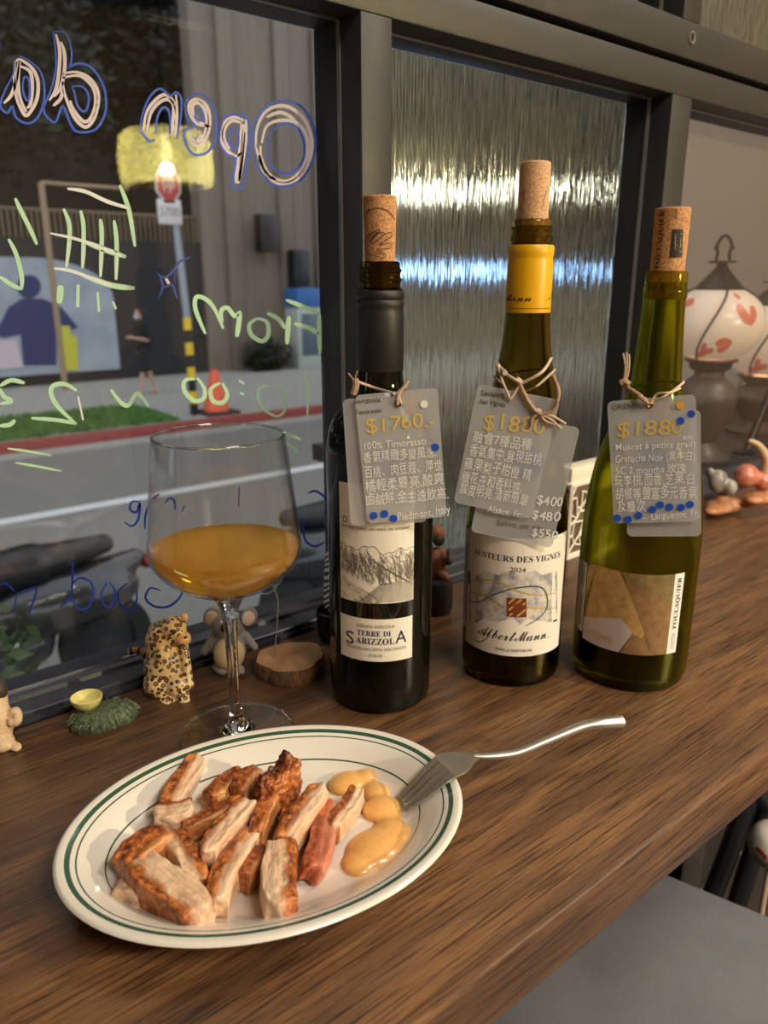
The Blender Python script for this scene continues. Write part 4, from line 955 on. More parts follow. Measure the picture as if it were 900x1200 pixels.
capsule(bm, LP(186, 765, 8), LP(194, 758, 13), 0.0052, 0.0042)
ball(bm, LP(200, 818, 9), (0.0062, 0.0095, 0.0052)); ball(bm, LP(216, 812, 7), (0.0058, 0.0085, 0.005)); ball(bm, LP(186, 798, 4), (0.0100, 0.011, 0.0105)); ball(bm, LP(209, 798, 4), (0.0095, 0.010, 0.0098))
part('body', remesh(bm, 0.0011, 5), LEO, TL, angle=180)
bm = NB(); ball(bm, LP(216.5, 743.5, 6.5), (0.0062, 0.0068, 0.0052)); part('muzzle', bm, LEOFACE, TL, 'orange tinted muzzle')
for x, y, t_ in ((216, 724, 0), (195, 729, 7)):
    bm = NB(); ball(bm, LP(x, y, t_), (0.0028, 0.0020, 0.0036)); part('ear', bm, LEOFACE, TL)
bm = NB(); ball(bm, LP(205.5, 734.5, 13.2), (0.0018, 0.0010, 0.0010)); ball(bm, LP(216, 733, 9.2), (0.0012, 0.0010, 0.0009)); ball(bm, LP(221.5, 739, 11.2), (0.0016, 0.0014, 0.0010)); ball(bm, LP(218, 747, 12.6), (0.0024, 0.0010, 0.0005)); part('face_marks', bm, INK, TL, 'dark eyes, nose and mouth line')
TAILM = mat('tail_tan', (190, 140, 84), 0.5); bm = NB()
tp = crv([LP(182, 800, -6), LP(172, 788, -8), LP(166, 772, -8), LP(156, 768, -8), (LP(147, 770, -8))], 6)
tube(bm, tp, 0.0027, 10, 0)
for k in (5, 10, 15, 20):
    if k+2 < len(tp): tube(bm, tp[k:k+3], 0.0029, 10, 1)
part('tail', bm, [TAILM, INK], TL, 'banded tail curling left')
# koala
kc = pz(268, 786)
TK = thing('koala_figurine', kc, 'grey koala figurine with cream belly behind the glass stem', 'figurine')
def KP(x, y, t=0.0): return pS(x, y, (kc-EYE).dot(f3)) + e2*t*0.001
bm = NB(); ball(bm, KP(268, 733), (0.0135, 0.0120, 0.0110)); ball(bm, KP(269, 760, -2), (0.0135, 0.012, 0.0155)); capsule(bm, KP(252, 745), KP(240, 762, 3), 0.0040, 0.0032); capsule(bm, KP(288, 745), KP(299, 757, 2), 0.0036, 0.003)
ball(bm, KP(259, 781, 4), (0.005, 0.009, 0.0042)); ball(bm, KP(279, 781, 4), (0.005, 0.009, 0.0042)); part('body', remesh(bm, 0.0011, 4), GREYF, TK, angle=180)
bm = NB(); ball(bm, KP(270, 763, 4.5), (0.0126, 0.0105, 0.0138)); part('belly', bm, CREAMF, TK, 'speckled cream belly')
for x in (249, 292):
    bm = NB(); ball(bm, KP(x, 722, 1), (0.0074, 0.0036, 0.0078)); er = part('ear', bm, GREYF, TK)
    bm = NB(); ball(bm, KP(x, 722.5, 3.5), (0.0058, 0.0024, 0.0062)); part('ear_lining', bm, EARF, er, 'pale inner ear')
bm = NB(); ball(bm, KP(266, 728, 12.5), (0.0022, 0.0022, 0.0036)); part('nose', bm, BLACKG, TK)
for x in (263, 276):
    bm = NB(); ball(bm, KP(x, 722.5, 10.5), 0.0013); part('eye', bm, WHITEINK, TK); 
# pug at the left edge, seen from the side, curled tail at right
pc = pz(-6, 874)
TPG = thing('dog_figurine', pc, 'cream dog figurine with curled tail at the left picture edge', 'figurine')
PUG = speckle('dog_cream', (214, 178, 138), (232, 204, 168), 900, 0.6, 0.3); PUGD = mat('dog_dark', (58, 46, 40), 0.6)
def DP(x, y, t=0.0): return pS(x, y, (pc-EYE).dot(f3)) + e2*t*0.001
bm = NB(); ball(bm, DP(-4, 845), (0.0105, 0.011, 0.0160)); ball(bm, DP(-10, 822), (0.010, 0.010, 0.012)); ball(bm, DP(4, 868, 2), (0.008, 0.009, 0.0060)); ball(bm, DP(22, 871, 4), (0.0036, 0.005, 0.0026)); capsule(bm, DP(4, 868, 3), DP(20, 871, 4), 0.004, 0.0026); ball(bm, DP(-14, 869, 6), (0.007, 0.008, 0.005))
part('body', remesh(bm, 0.0011, 4), PUG, TPG, angle=180)
bm = NB(); ball(bm, DP(-4, 808), (0.0068, 0.0085, 0.0078)); ball(bm, DP(-6, 825, 5), (0.0060, 0.0065, 0.009)); part('head', remesh(bm, 0.0011, 4), PUGD, TPG, 'dark brown head')
bm = NB(); tube(bm, crv([DP(8, 846), DP(15, 836, 2), DP(22, 832, 3), DP(23.5, 840, 4), DP(18, 842, 5), DP(17.5, 837, 5)], 6), [0.0036]*12+[0.0030]*10+[0.0026]*9, 12); part('tail', bm, PUG, TPG, 'curled tail')
# grass mound base with bowl
mc = pz(122, 846)
TM = thing('grass_mound_base', mc, 'oval moss green figurine base with a yellow bowl', 'ornament')
def m_moss():
    m = mat('moss_paint', (64, 78, 52), 0.6); t = NT(m); v = t.coord((90, 90, 25)); n = t.noise(v, 6, 4, 0.6)
    t.base(t.ramp(n, [(0.35, (44, 56, 40)), (0.55, (78, 92, 62)), (0.72, (126, 134, 104))])); t.nrm(t.bump(n, 0.5, 0.002)); return m
MOSS = m_moss(); BOWLY = speckle('yellow_glaze', (214, 204, 120), (228, 218, 142), 600, 0.4, 0.05)
e = (pz(162, 832)-pz(82, 852)); ra = e.length/2; ea = atan2(e.y, e.x)
bm = NB(); lathe(bm, [(0, 0), (0.97, 0), (1.0, 0.0015), (0.97, 0.0040), (0.90, 0.0075), (0.78, 0.0105), (0.5, 0.0120), (0, 0.0124)], (0, 0, 0), 56, sx=ra, sy=ra*0.60)
bmesh.ops.transform(bm, matrix=Matrix.Translation(mc) @ rotm('Z', degrees(ea)), verts=bm.verts)
part('base', bm, MOSS, TM)
bm = NB(); rb = random.Random(5)
for k in range(90):
    a = rb.uniform(0, 2*pi); rr_ = rb.uniform(0.72, 0.97); x, y = ra*rr_*cos(a), ra*0.6*rr_*sin(a); p = mc + rotm('Z', degrees(ea)) @ V((x, y, 0)); h0 = 0.0124-0.008*max(0, (rr_-0.7)/0.3)
    out = (p-mc).normalized(); base = V((p.x, p.y, h0-0.001)); tube(bm, [base, base+out*0.0016+V((0, 0, 0.0012)), base+out*0.0036-V((0, 0, 0.0008))], [0.0004, 0.0004, 0.0001], 5)
part('grass_blades', bm, mat('moss_blade', (112, 122, 92), 0.6), TM, kind='stuff')
bc = pz(103, 832, 0.010); bc.z = 0.0108
bm = NB(); lathe(bm, [(0, 0), (0.0045, 0), (0.0050, 0.0012), (0.0075, 0.0030), (0.0098, 0.0065), (0.0104, 0.0095), (0.0099, 0.0098), (0.0092, 0.0065), (0.0070, 0.0036), (0, 0.0030)], bc, 40); part('bowl', bm, BOWLY, TM, 'pale yellow bowl')
# wood slice
wc = pz(341, 786)
TW = thing('log_slice', wc, 'round bark-edged wood slice next to the koala', 'ornament')
def m_end():
    m = mat('cut_wood', (176, 128, 80), 0.6); t = NT(m); v = t.coord((1, 1, 0.2)); n = t.noise(v, 60, 3); wv = t.n('TexWave', wave_type='RINGS', rings_direction='Z'); wv.inputs['Scale'].default_value = 160; wv.inputs['Distortion'].default_value = 3; t.l(v, wv.inputs['Vector'])
    t.base(t.mix(0.5, t.ramp(wv.outputs['Color'], [(0.2, (150, 102, 60)), (0.7, (190, 144, 94))]), t.ramp(n, [(0.35, (140, 96, 58)), (0.65, (196, 152, 104))]))); return m
def m_bark():
    m = mat('bark', (98, 66, 42), 0.85); t = NT(m); v = t.coord((1, 1, 0.35)); n = t.noise(v, 260, 5, 0.7); t.base(t.ramp(n, [(0.35, (58, 36, 24)), (0.6, (128, 88, 56))])); t.nrm(t.bump(n, 0.9, 0.003)); return m
END = m_end(); BARK = m_bark()
rw = (pz(383, 780)-pz(299, 780)).length/2*0.96
bm = NB(); sg = 80; rg = random.Random(9); lob = [0.05*sin(3*a+1)+0.03*sin(7*a)+rg.uniform(-0.018, 0.018) for a in [2*pi*k/sg for k in range(sg)]]
lv = [(0.98, 0.0), (1.0, 0.002), (1.01, 0.006), (0.99, 0.0105), (0.955, 0.0125)]; rr_ = []
for q_, z in lv: rr_.append([bm.verts.new((wc.x+rw*q_*(1+lob[k])*cos(2*pi*k/sg), wc.y+rw*q_*(1+lob[k])*sin(2*pi*k/sg)*0.92, z)) for k in range(sg)])
for i in range(len(lv)-1):
    for k in range(sg): bm.faces.new((rr_[i][k], rr_[i][(k+1) % sg], rr_[i+1][(k+1) % sg], rr_[i+1][k]))
bm.faces.new(rr_[0][::-1]); part('bark_ring', bm, BARK, TW, angle=30)
bm = NB(); top = [bm.verts.new((wc.x+rw*0.955*(1+lob[k])*cos(2*pi*k/sg), wc.y+rw*0.955*(1+lob[k])*sin(2*pi*k/sg)*0.92, 0.0126)) for k in range(sg)]; c = bm.verts.new((wc.x, wc.y, 0.0130))
for k in range(sg): bm.faces.new((top[k], top[(k+1) % sg], c))
part('cut_face', bm, END, TW, 'smooth sawn top face')
# wire memo stand with a green bead
wb = V((wc.x-0.012, wc.y+0.004, 0.0126)); WIREM = mat('grey_wire', (176, 178, 178), 0.3, 0.8)
q = lambda x, y: pS(x, y, (wb-EYE).dot(f3))
TWI = thing('wire_memo_stand', wb, 'thin looped wire with a green bead standing on the wood slice', 'ornament')
bm = NB(); tube(bm, crv([wb, q(326, 710), q(322, 691)], 5), 0.0005, 8)
tube(bm, crv([q(322, 691), q(312, 696), q(300, 692), q(306, 684), q(322, 686), q(330, 680), q(326, 672), q(310, 690), q(296, 694)], 6), 0.0005, 8); part('wire', bm, WIREM, TWI)
bm = NB(); lathe(bm, [(0, -0.0022), (0.0018, -0.0012), (0.0022, 0.0), (0.0018, 0.0014), (0, 0.0022)], q(322, 688), 12); part('bead', bm, mat('green_bead', (120, 190, 140), 0.1, 0, Transmission_Weight=0.5), TWI)
# zebra striped figure in a black pot
def m_zeb():
    m = mat('zebra_stripes', (235, 230, 220), 0.5); t = NT(m); v = t.coord((1, 1, 1), rot=(0.5, 0.3, 0)); wv = t.n('TexWave', bands_direction='Z'); wv.inputs['Scale'].default_value = 75; wv.inputs['Distortion'].default_value = 6; wv.inputs['Detail'].default_value = 1; t.l(v, wv.inputs['Vector'])
    t.base(t.ramp(wv.outputs['Color'], [(0.46, (24, 22, 22)), (0.54, (236, 230, 220))])); return m
zc = pz(392, 748); zs = (zc-EYE).dot(f3)
TZ = thing('zebra_figurine', zc, 'zebra striped figurine in a black pot half hidden behind the left bottle', 'figurine')
bm = NB(); lathe(bm, [(0, 0), (0.0120, 0), (0.0135, 0.004), (0.0145, 0.018), (0.0150, 0.026), (0.0140, 0.027), (0.0125, 0.022), (0, 0.020)], zc, 40); part('pot', bm, BLACK, TZ, 'black pot')
ZP = lambda x, y, t=0: pS(x, y, zs)+e2*t*0.001
bm = NB(); capsule(bm, ZP(393, 705), ZP(392, 655), 0.0105, 0.0085); capsule(bm, ZP(392, 655), ZP(398, 625), 0.0075, 0.006); ball(bm, ZP(402, 618, 3), (0.009, 0.006, 0.006)); part('body', remesh(bm, 0.0012, 4), m_zeb(), TZ, 'black and white striped body', angle=180)
# ape figure on a dark barrel
ac = pz(512, 716); as_ = (ac-EYE).dot(f3)
TA = thing('ape_figurine', ac, 'brown ape figurine with a cup on a dark pot, between the left and middle bottles', 'figurine')
AP = lambda x, y, t=0: pS(x, y, as_)+e2*t*0.001
APE = speckle('ape_brown', (132, 78, 46), (164, 104, 62), 500, 0.6, 0.5); APED = mat('ape_dark', (52, 38, 32), 0.6)
bm = NB(); lathe(bm, [(0, 0), (0.0125, 0), (0.0140, 0.006), (0.0140, 0.024), (0.0125, 0.030), (0, 0.030)], ac, 36); part('pot', bm, mat('dark_pot', (44, 38, 36), 0.5), TA, 'dark pot')
bm = NB(); ball(bm, AP(510, 660), (0.0115, 0.010, 0.0155)); ball(bm, AP(511, 625, 2), (0.0085, 0.008, 0.0085)); capsule(bm, AP(516, 645, 4), AP(524, 655, 8), 0.0045, 0.0035); capsule(bm, AP(514, 668, 4), AP(522, 674, 7), 0.005, 0.0042); part('body', remesh(bm, 0.0012, 3), APE, TA, angle=180)
bm = NB(); ball(bm, AP(514, 630, 8), (0.0060, 0.0040, 0.0055)); ball(bm, AP(525, 654, 9), (0.0035, 0.0035, 0.0035)); part('face', bm, APED, TA, 'dark face and hand')
bm = NB(); lathe(bm, [(0, 0), (0.0022, 0), (0.0030, 0.008), (0.0026, 0.008), (0.0018, 0.001), (0, 0.001)], AP(524, 648, 13), 20); part('cup', bm, STEEL, TA, 'small shiny cup')
# pierced white box behind the middle bottle
xc = pz(672, 650); 
TB = thing('pierced_box', xc, 'cream pierced basket box behind the middle bottle', 'box')
CRM = speckle('cream_box', (226, 214, 192), (238, 228, 208), 500, 0.6, 0.1)
hx = pS(678, 556, (xc-EYE).dot(f3)).z
x0, x1, y0, y1 = xc.x-0.022, xc.x+0.055, xc.y-0.008, min(xc.y+0.04, 0.508)
bm = NB(); box(bm, (x0, y0, 0.0), (x1, y1, 0.006), 0.001); part('bottom_rim', bm, CRM, TB); bm = NB(); box(bm, (x0, y0, hx-0.004), (x1, y1, hx), 0.001); box(bm, (x0+.004, y0+.004, hx-0.002), (x1-.004, y1-.004, hx+0.016), 0.003)
part('lid', bm, CRM, TB)
rg = random.Random(11)
def lace(bm, o, ux, L, Hh):
    # irregular web of thin bars on one face
    N = 7; M_ = 7; P = [[(L*(i+(rg.uniform(-.33, .33) if 0 < i < N else 0))/N, Hh*(j+(rg.uniform(-.33, .33) if 0 < j < M_ else 0))/M_) for i in range(N+1)] for j in range(M_+1)]
    at = lambda p: o+ux*p[0]+V((0, 0, 0.005+p[1]))
    for j in range(M_+1):
        for i in range(N+1):
            if i < N and (i+j) % 2 == 0 or j in (0, M_) and i < N: tube(bm, [at(P[j][i]), at(P[j][i+1])], 0.0011, 6)
            if j < M_ and ((i*3+j) % 3 != 0 or i in (0, N)): tube(bm, [at(P[j][i]), at(P[j+1][i])], 0.0011, 6)
            if i < N and j < M_ and (i+2*j) % 3 == 0: tube(bm, [at(P[j][i]), at(P[j+1][i+1])], 0.0011, 6)
bm = NB(); lace(bm, V((x0, y0+.0012, 0)), V((1, 0, 0)), x1-x0, hx-0.008); part('pierced_front', bm, CRM, TB)
bm = NB(); lace(bm, V((x0+.0012, y0, 0)), V((0, 1, 0)), y1-y0, hx-0.008); part('pierced_side', bm, CRM, TB)
bm = NB(); box(bm, (x0+.003, y0+.003, 0.004), (x1-.003, y1-.003, hx-.004)); part('lining', bm, mat('box_lining', (96, 82, 66), 0.8), TB, 'brown inside lining', smooth=False)
# blurred ceramic creature at the far right
cc = pz(858, 604); cs = (cc-EYE).dot(f3); CP_ = lambda x, y, t=0: pS(x, y, cs)+e2*t*0.001
TC = thing('creature_figurine', cc, 'ceramic creature figurine with reddish body and raised tail under the lamp', 'figurine')
ROCK = speckle('terracotta_rock', (150, 96, 58), (190, 134, 90), 120, 0.6, 0.6); RED = speckle('reddish_glaze', (176, 96, 76), (204, 132, 110), 120, 0.35, 0.1); GRYG = speckle('grey_glaze', (120, 112, 106), (170, 160, 152), 90, 0.3, 0.1); TAN = mat('tan_glaze', (190, 158, 122), 0.4)
bm = NB()
for x, y, a_, b_, h in ((836, 595, 14, 10, 9), (856, 592, 15, 12, 10), (878, 586, 16, 12, 10), (900, 582, 18, 12, 10), (846, 585, 9, 9, 8), (915, 576, 14, 10, 9)): ball(bm, CP_(x, y), (a_*0.00104, b_*0.00104, h*0.00104))
ball(bm, CP_(850, 594, -2), (0.045, 0.014, 0.0075)); ball(bm, CP_(895, 582, -2), (0.04, 0.016, 0.009)); part('base', remesh(bm, 0.002, 2), ROCK, TC, 'rough terracotta base', angle=180)
bm = NB(); ball(bm, CP_(872, 556, 6), (0.018, 0.015, 0.0150)); ball(bm, CP_(892, 562, 4), (0.014, 0.012, 0.012)); part('body', remesh(bm, 0.002, 3), RED, TC, 'reddish round body', angle=180)
bm = NB(); ball(bm, CP_(838, 562, 8), (0.013, 0.012, 0.015)); ball(bm, CP_(850, 568, 12), (0.010, 0.010, 0.011)); ball(bm, CP_(829, 552, 8), (0.005, 0.005, 0.007)); part('head', remesh(bm, 0.0018, 3), GRYG, TC, 'grey head', angle=180)
bm = NB(); tube(bm, crv([CP_(896, 562, 4), CP_(898, 540, 3), CP_(888, 522, 2), CP_(876, 516, 2)], 6), [0.011, 0.0105, 0.010, 0.009, 0.0085, 0.008, 0.007, 0.0065, 0.006, 0.006, 0.0055, 0.005, 0.005, 0.0045, 0.004, 0.004, 0.0035, 0.003, 0.0025], 12); part('tail', bm, TAN, TC, 'raised tan tail')

# ---------------------------------------------------------------- lamps beyond the right pane
slab('trim_13', (0.86, 0.605, -0.06), (2.2, 1.28, -0.028), mat('outer_ledge', (58, 46, 40), 0.6))
PORCH = mat('porch_plaster', (190, 164, 142), 0.85)
slab('wall_porch', (2.30, 0.605, -1.85), (2.36, 1.405, 1.6), PORCH)
METALD = mat('dark_bronze', (48, 38, 34), 0.45, 0.4)
def m_globe():
    m = mat('milk_glass_globe', (226, 202, 184), 0.25); t = NT(m); t.b.inputs['Emission Color'].default_value = lin((255, 214, 180)); t.b.inputs['Emission Strength'].default_value = 0.10; return m
GLOBE = m_globe(); PETAL = mat('red_flower_paint', (206, 110, 86), 0.4); PETAL.node_tree.nodes['Principled BSDF'].inputs['Emission Color'].default_value = lin((206, 100, 78)); PETAL.node_tree.nodes['Principled BSDF'].inputs['Emission Strength'].default_value = 0.12
URN = mat('brown_urn', (92, 78, 70), 0.4)
def table_lamp(px, py, s, label):
    g = pS(px, py, s); rG = 54*s/905; k = rG/0.0806
    base_z = -0.028
    t = thing('table_lamp', V((g.x, g.y, base_z)), label, 'lamp', 'flower painted globe lamps beyond the right pane')
    c = V((g.x, g.y, 0)); gz = g.z
    zz = gz - rG*0.80
    bm = NB(); H_ = zz-base_z
    lathe(bm, [(0, base_z), (0.050*k, base_z), (0.052*k, base_z+0.008)] + smooth_prof([(0.038*k, base_z+0.016), (0.024*k, base_z+0.035), (0.030*k, base_z+0.25*H_), (0.046*k, base_z+0.5*H_), (0.052*k, base_z+0.68*H_), (0.040*k, base_z+0.80*H_), (0.026*k, base_z+0.86*H_)], 5) + [(0.024*k, zz), (0, zz)], c, 40); part('urn_base', bm, URN, t, 'brown urn base')
    bm = NB(); lathe(bm, [(0.024*k, zz-0.018), (0.034*k, zz-0.012), (0.038*k, zz), (0.046*k, zz+0.002), (0.044*k, zz+0.006)], c, 40); part('collar', bm, METALD, t)
    prof = [(rG*1.02*sin(a), gz-rG*0.82*cos(a)) for a in [radians(32+ i*(180-32-22)/24) for i in range(25)]]
    bm = NB(); lathe(bm, prof, c, 56); gl = part('globe', bm, GLOBE, t, 'milky glass globe')
    # painted flowers
    fc_ = atan2(-c.y, -c.x)
    def G(u, v):   # u, v in px offsets from the globe centre
        uu, vv = u/54.0, v/54.0; th = asin(max(-0.98, min(0.98, uu))); ph = asin(max(-.95, min(.95, -vv/0.82)))
        r_ = rG*1.028*cos(ph); return V((c.x+r_*cos(fc_+th), c.y+r_*sin(fc_+th), gz+rG*0.835*sin(ph)))
    for pts, wd in (([(24,-24),(28,-14),(34,-4)],9),([(40,-22),(38,-10),(34,-2)],7),([(24,-34),(30,-30)],8),([(-22,34),(-8,28),(2,26)],7),([(-14,32),(-10,22),(-8,18)],6),([(4,20),(12,16),(20,20)],9),([(6,26),(14,24),(18,16)],7),([(-46,-20),(-38,-24),(-30,-26)],9),([(-48,-8),(-40,-12),(-34,-10)],6),([(-50,10),(-40,4)],5)):
        bm = NB(); ribbon(bm, pts, wd, G, n=5); part('painted_petal', bm, PETAL, gl, smooth=False)
    bm = NB(); tz = gz+rG*0.76
    lathe(bm, [(rG*0.48, tz-0.006), (rG*0.50, tz), (rG*0.40, tz+0.008), (rG*0.22, tz+0.024), (rG*0.12, tz+0.034), (rG*0.10, tz+0.040), (rG*0.28, tz+0.041), (rG*0.28, tz+0.044), (0, tz+0.045)], c, 40); part('cap', bm, METALD, t, 'dark conical cap')
    bm = NB(); z0 = tz+0.045
    R_ = lambda u, z: c+rt*u*k+V((0, 0, z0+z*k))
    tube(bm, crv([R_(-0.012, 0.0), R_(-0.010, 0.012), R_(-0.013, 0.022), R_(-0.008, 0.034), R_(0, 0.040), R_(0.008, 0.034), R_(0.013, 0.022), R_(0.010, 0.012), R_(0.012, 0.0)], 5), 0.0028*k, 8)
    tube(bm, [R_(-0.017, 0.020), R_(-0.010, 0.023)], 0.0025*k, 8); tube(bm, [R_(0.017, 0.020), R_(0.010, 0.023)], 0.0025*k, 8); part('finial', bm, METALD, t, 'looped finial')
    for a0, tw in ((0.35, -0.9), (1.75, 0.25), (3.3, -0.9), (4.8, -0.9)):
        pts = []
        for i in range(15):
            f_ = i/14; ph = radians(66-130*f_); aa = fc_+a0+tw*f_; r_ = rG*1.05*cos(ph); pts.append(V((c.x+r_*cos(aa), c.y+r_*sin(aa), gz+rG*0.85*sin(ph))))
        bm = NB(); tube(bm, pts, 0.0017*k, 8); part('cage_bar', bm, METALD, t)
    l = lamp('POINT', 'bulb', (0, 0, gz-base_z), 0.9, (1.0, 0.72, 0.48), 0.03); l.parent = t
    return t
table_lamp(838, 380, 1.35, 'globe lamp with red painted flowers, fully visible, beyond the right pane')
table_lamp(902, 398, 1.62, 'second globe lamp, cut by the right edge of the picture')
# cream cabinet and black rod beyond
cbp = pS(880, 470, 2.0)
TCB = thing('cabinet', V((2.19, 0.95, -0.028)), 'cream panelled cabinet behind the globe lamps', 'cabinet')
CAB = mat('cream_paint', (196, 180, 160), 0.6)
bm = NB(); box(bm, (2.02, 0.66, -0.028), (2.28, 1.02, 0.20), 0.003); part('carcass', bm, CAB, TCB)
bm = NB(); box(bm, (2.00, 0.645, 0.20), (2.295, 1.03, 0.218), 0.003); part('top', bm, CAB, TCB)
for yy in (0.675, 0.85):
    bm = NB()
    for a, b in (((2.008, yy, 0.0), (2.02, yy+0.155, 0.02)), ((2.008, yy, 0.165), (2.02, yy+0.155, 0.185)), ((2.008, yy, 0.0), (2.02, yy+0.02, 0.185)), ((2.008, yy+0.135, 0.0), (2.02, yy+0.155, 0.185)), ((2.016, yy+.015, 0.015), (2.02, yy+0.14, 0.17))): box(bm, a, b, 0.001)
    part('door', bm, CAB, TCB)
bm = NB(); a, b = pS(908, 446, 1.49), pS(870, 540, 1.48); tube(bm, [a, a.lerp(b, 0.5), b], 0.0075, 10); ball(bm, a, 0.009); lathe(bm, [(0, 0), (0.02, 0), (0.02, 0.004), (0.0078, 0.008), (0, 0.008)], V((b.x, b.y, -0.028)), 20)
solo('black_rod', bm, BLACK, 'slanting black rod standing beneath the globe lamps', 'rod')

# ---------------------------------------------------------------- bench and things under the counter
pA, pB = pz(773, 1016, -0.30), pz(900, 1068, -0.30); ed = (pB-pA).normalized(); en = V((ed.y, -ed.x, 0))
if en.dot(EYE-pA) < 0: en = -en
def m_felt():
    m = mat('grey_upholstery', (112, 106, 100), 0.95); t = NT(m); n = t.noise(t.coord((1, 1, 1)), 700, 4, 0.7); n2 = t.noise(t.coord((1, 1, 1)), 14, 3)
    t.base(t.mix(0.5, t.ramp(n, [(0.3, (82, 82, 84)), (0.7, (116, 116, 118))]), t.ramp(n2, [(0.35, (88, 88, 90)), (0.65, (110, 110, 112))]))); t.nrm(t.bump(n, 0.4, 0.001)); return m
FELT = m_felt()
M = Matrix.Translation(V((pA.x, pA.y, 0))) @ Matrix((ed, en, V((0, 0, 1)))).transposed().to_4x4()
TBN = thing('bench', M @ V((0.2, 0.25, -0.75)), 'grey upholstered bench below the counter edge', 'bench')
bm = NB(); box(bm, (-0.14, 0.0, -0.42), (0.95, 0.62, -0.30), 0.012, M=M); part('seat_cushion', bm, FELT, TBN, 'grey felt seat')
bm = NB(); box(bm, (-0.12, 0.02, -0.75), (0.93, 0.60, -0.42), 0.003, M=M); part('plinth', bm, BLACK, TBN, 'dark plinth')
# dark folding chair frame and panel seen under the counter
q = lambda x, y, s: pS(x, y, s)
gp = pS(795, 1000, 0.88)
bm = NB(); box(bm, (-0.012, -0.07, -0.75), (0.012, 0.05, -0.22), 0.004, M=Matrix.Translation(V((gp.x, gp.y+0.02, 0))) @ rotm('Z', -35)); solo('dark_panel', bm, mat('olive_grey_panel', (50, 47, 41), 0.5), 'olive grey upright panel under the counter', 'panel')
fl = pS(850, 1040, 1.05)
TCH = thing('chair', V((fl.x, fl.y, -0.75)), 'black slanting chair legs under the counter', 'chair')
for xt, yt, xb, yb in ((880, 930, 838, 1040), (898, 950, 866, 1052)):
    a, b = pS(xt, yt, 1.05), pS(xb, yb, 1.05); dr = (b-a); b2_ = a+dr*((-0.745-a.z)/dr.z); bm = NB(); tube(bm, [a, b2_], 0.013, 10); part('leg', bm, BLACK, TCH)
a = pS(880, 930, 1.05); b = pS(898, 950, 1.05); bm = NB(); tube(bm, [a+V((0, 0, 0.01)), b+V((0, 0, 0.005))], 0.013, 10); part('crossbar', bm, BLACK, TCH)
pc_ = pS(906, 990, 0.95); TOR = thing('round_ornament', V((pc_.x, pc_.y, -0.75)), 'white round ornament with a red mark on a thin stick, lower right edge', 'ornament')
bm = NB(); lathe(bm, smooth_prof([(0, -0.030), (0.016, -0.026), (0.027, -0.010), (0.028, 0.006), (0.020, 0.022), (0, 0.030)], 5), pc_, 32); og = part('globe', bm, mat('white_glaze', (216, 206, 190), 0.3), TOR)
bm = NB(); n0 = (EYE-pc_); fa = atan2(n0.y, n0.x)-0.35; ribbon(bm, [(-0.008, 0.006), (0.0, 0.002), (0.006, -0.002)], 0.007, lambda u, z: V((pc_.x+0.0287*cos(fa+u/0.0287), pc_.y+0.0287*sin(fa+u/0.0287), pc_.z+z))); part('red_mark', bm, mat('red_glaze', (190, 60, 44), 0.4), og, 'red painted leaf', smooth=False)
bm = NB(); tube(bm, [pc_-V((0, 0, 0.028)), V((pc_.x, pc_.y, -0.75))], 0.0035, 8); part('stick', bm, mat('pale_stick', (190, 160, 140), 0.5), TOR)

# ---------------------------------------------------------------- pendant lamp in the room (its reflection shows in the left pane)
mr = pS(195, 180, 2.1); pl = V((mr.x, 2*GY-mr.y, mr.z))
TPD = thing('pendant_lamp', V((pl.x, pl.y, pl.z-0.08)), 'ribbed glass pendant lamp mirrored in the left window pane', 'lamp')
def m_shade():
    m = mat('ribbed_amber_glass'); t = NT(m); tr = t.n('BsdfTransparent'); tr.inputs[0].default_value = (0.98, 0.95, 0.66, 1); tl = t.n('BsdfTranslucent'); tl.inputs[0].default_value = lin((226, 222, 140)); gl = t.n('BsdfGlossy'); gl.inputs['Roughness'].default_value = 0.1
    t.surf(t.mixsh(0.55, tr.outputs[0], t.mixsh(0.15, tl.outputs[0], gl.outputs[0]))); return m
bm = NB(); sg = 72; pr = [(0.110, -0.082), (0.118, -0.074), (0.121, -0.02), (0.116, 0.035), (0.095, 0.056), (0.03, 0.064)]
lathe(bm, pr, pl, 216)
for v in bm.verts:
    dd = V((v.co.x-pl.x, v.co.y-pl.y, 0)); a = atan2(dd.y, dd.x); v.co += dd*0.045*cos(36*a)
part('shade', bm, m_shade(), TPD, 'ribbed amber glass shade')
EM = mat('lit_bulb', (255, 230, 180), 0.5); EM.node_tree.nodes['Principled BSDF'].inputs['Emission Color'].default_value = (1, 0.82, 0.55, 1); EM.node_tree.nodes['Principled BSDF'].inputs['Emission Strength'].default_value = 6
bm = NB(); lathe(bm, smooth_prof([(0, -0.022), (0.012, -0.018), (0.019, -0.004), (0.015, 0.012), (0.010, 0.026), (0.012, 0.05)], 4)+[(0, 0.05)], pl+V((0, 0, 0.0)), 24); part('bulb', bm, EM, TPD, 'lit warm bulb')
bm = NB(); tube(bm, [pl+V((0, 0, 0.05)), pl+V((0, 0, 0.10))], 0.018, 16); tube(bm, [pl+V((0, 0, 0.1)), V((pl.x, pl.y, 1.895))], 0.003, 8); part('cord', bm, BLACK, TPD)
lp = lamp('POINT', 'pendant_bulb_light', (0, 0, 0.08-0.04), 33, (1.0, 0.88, 0.73), 0.015); lp.parent = TPD

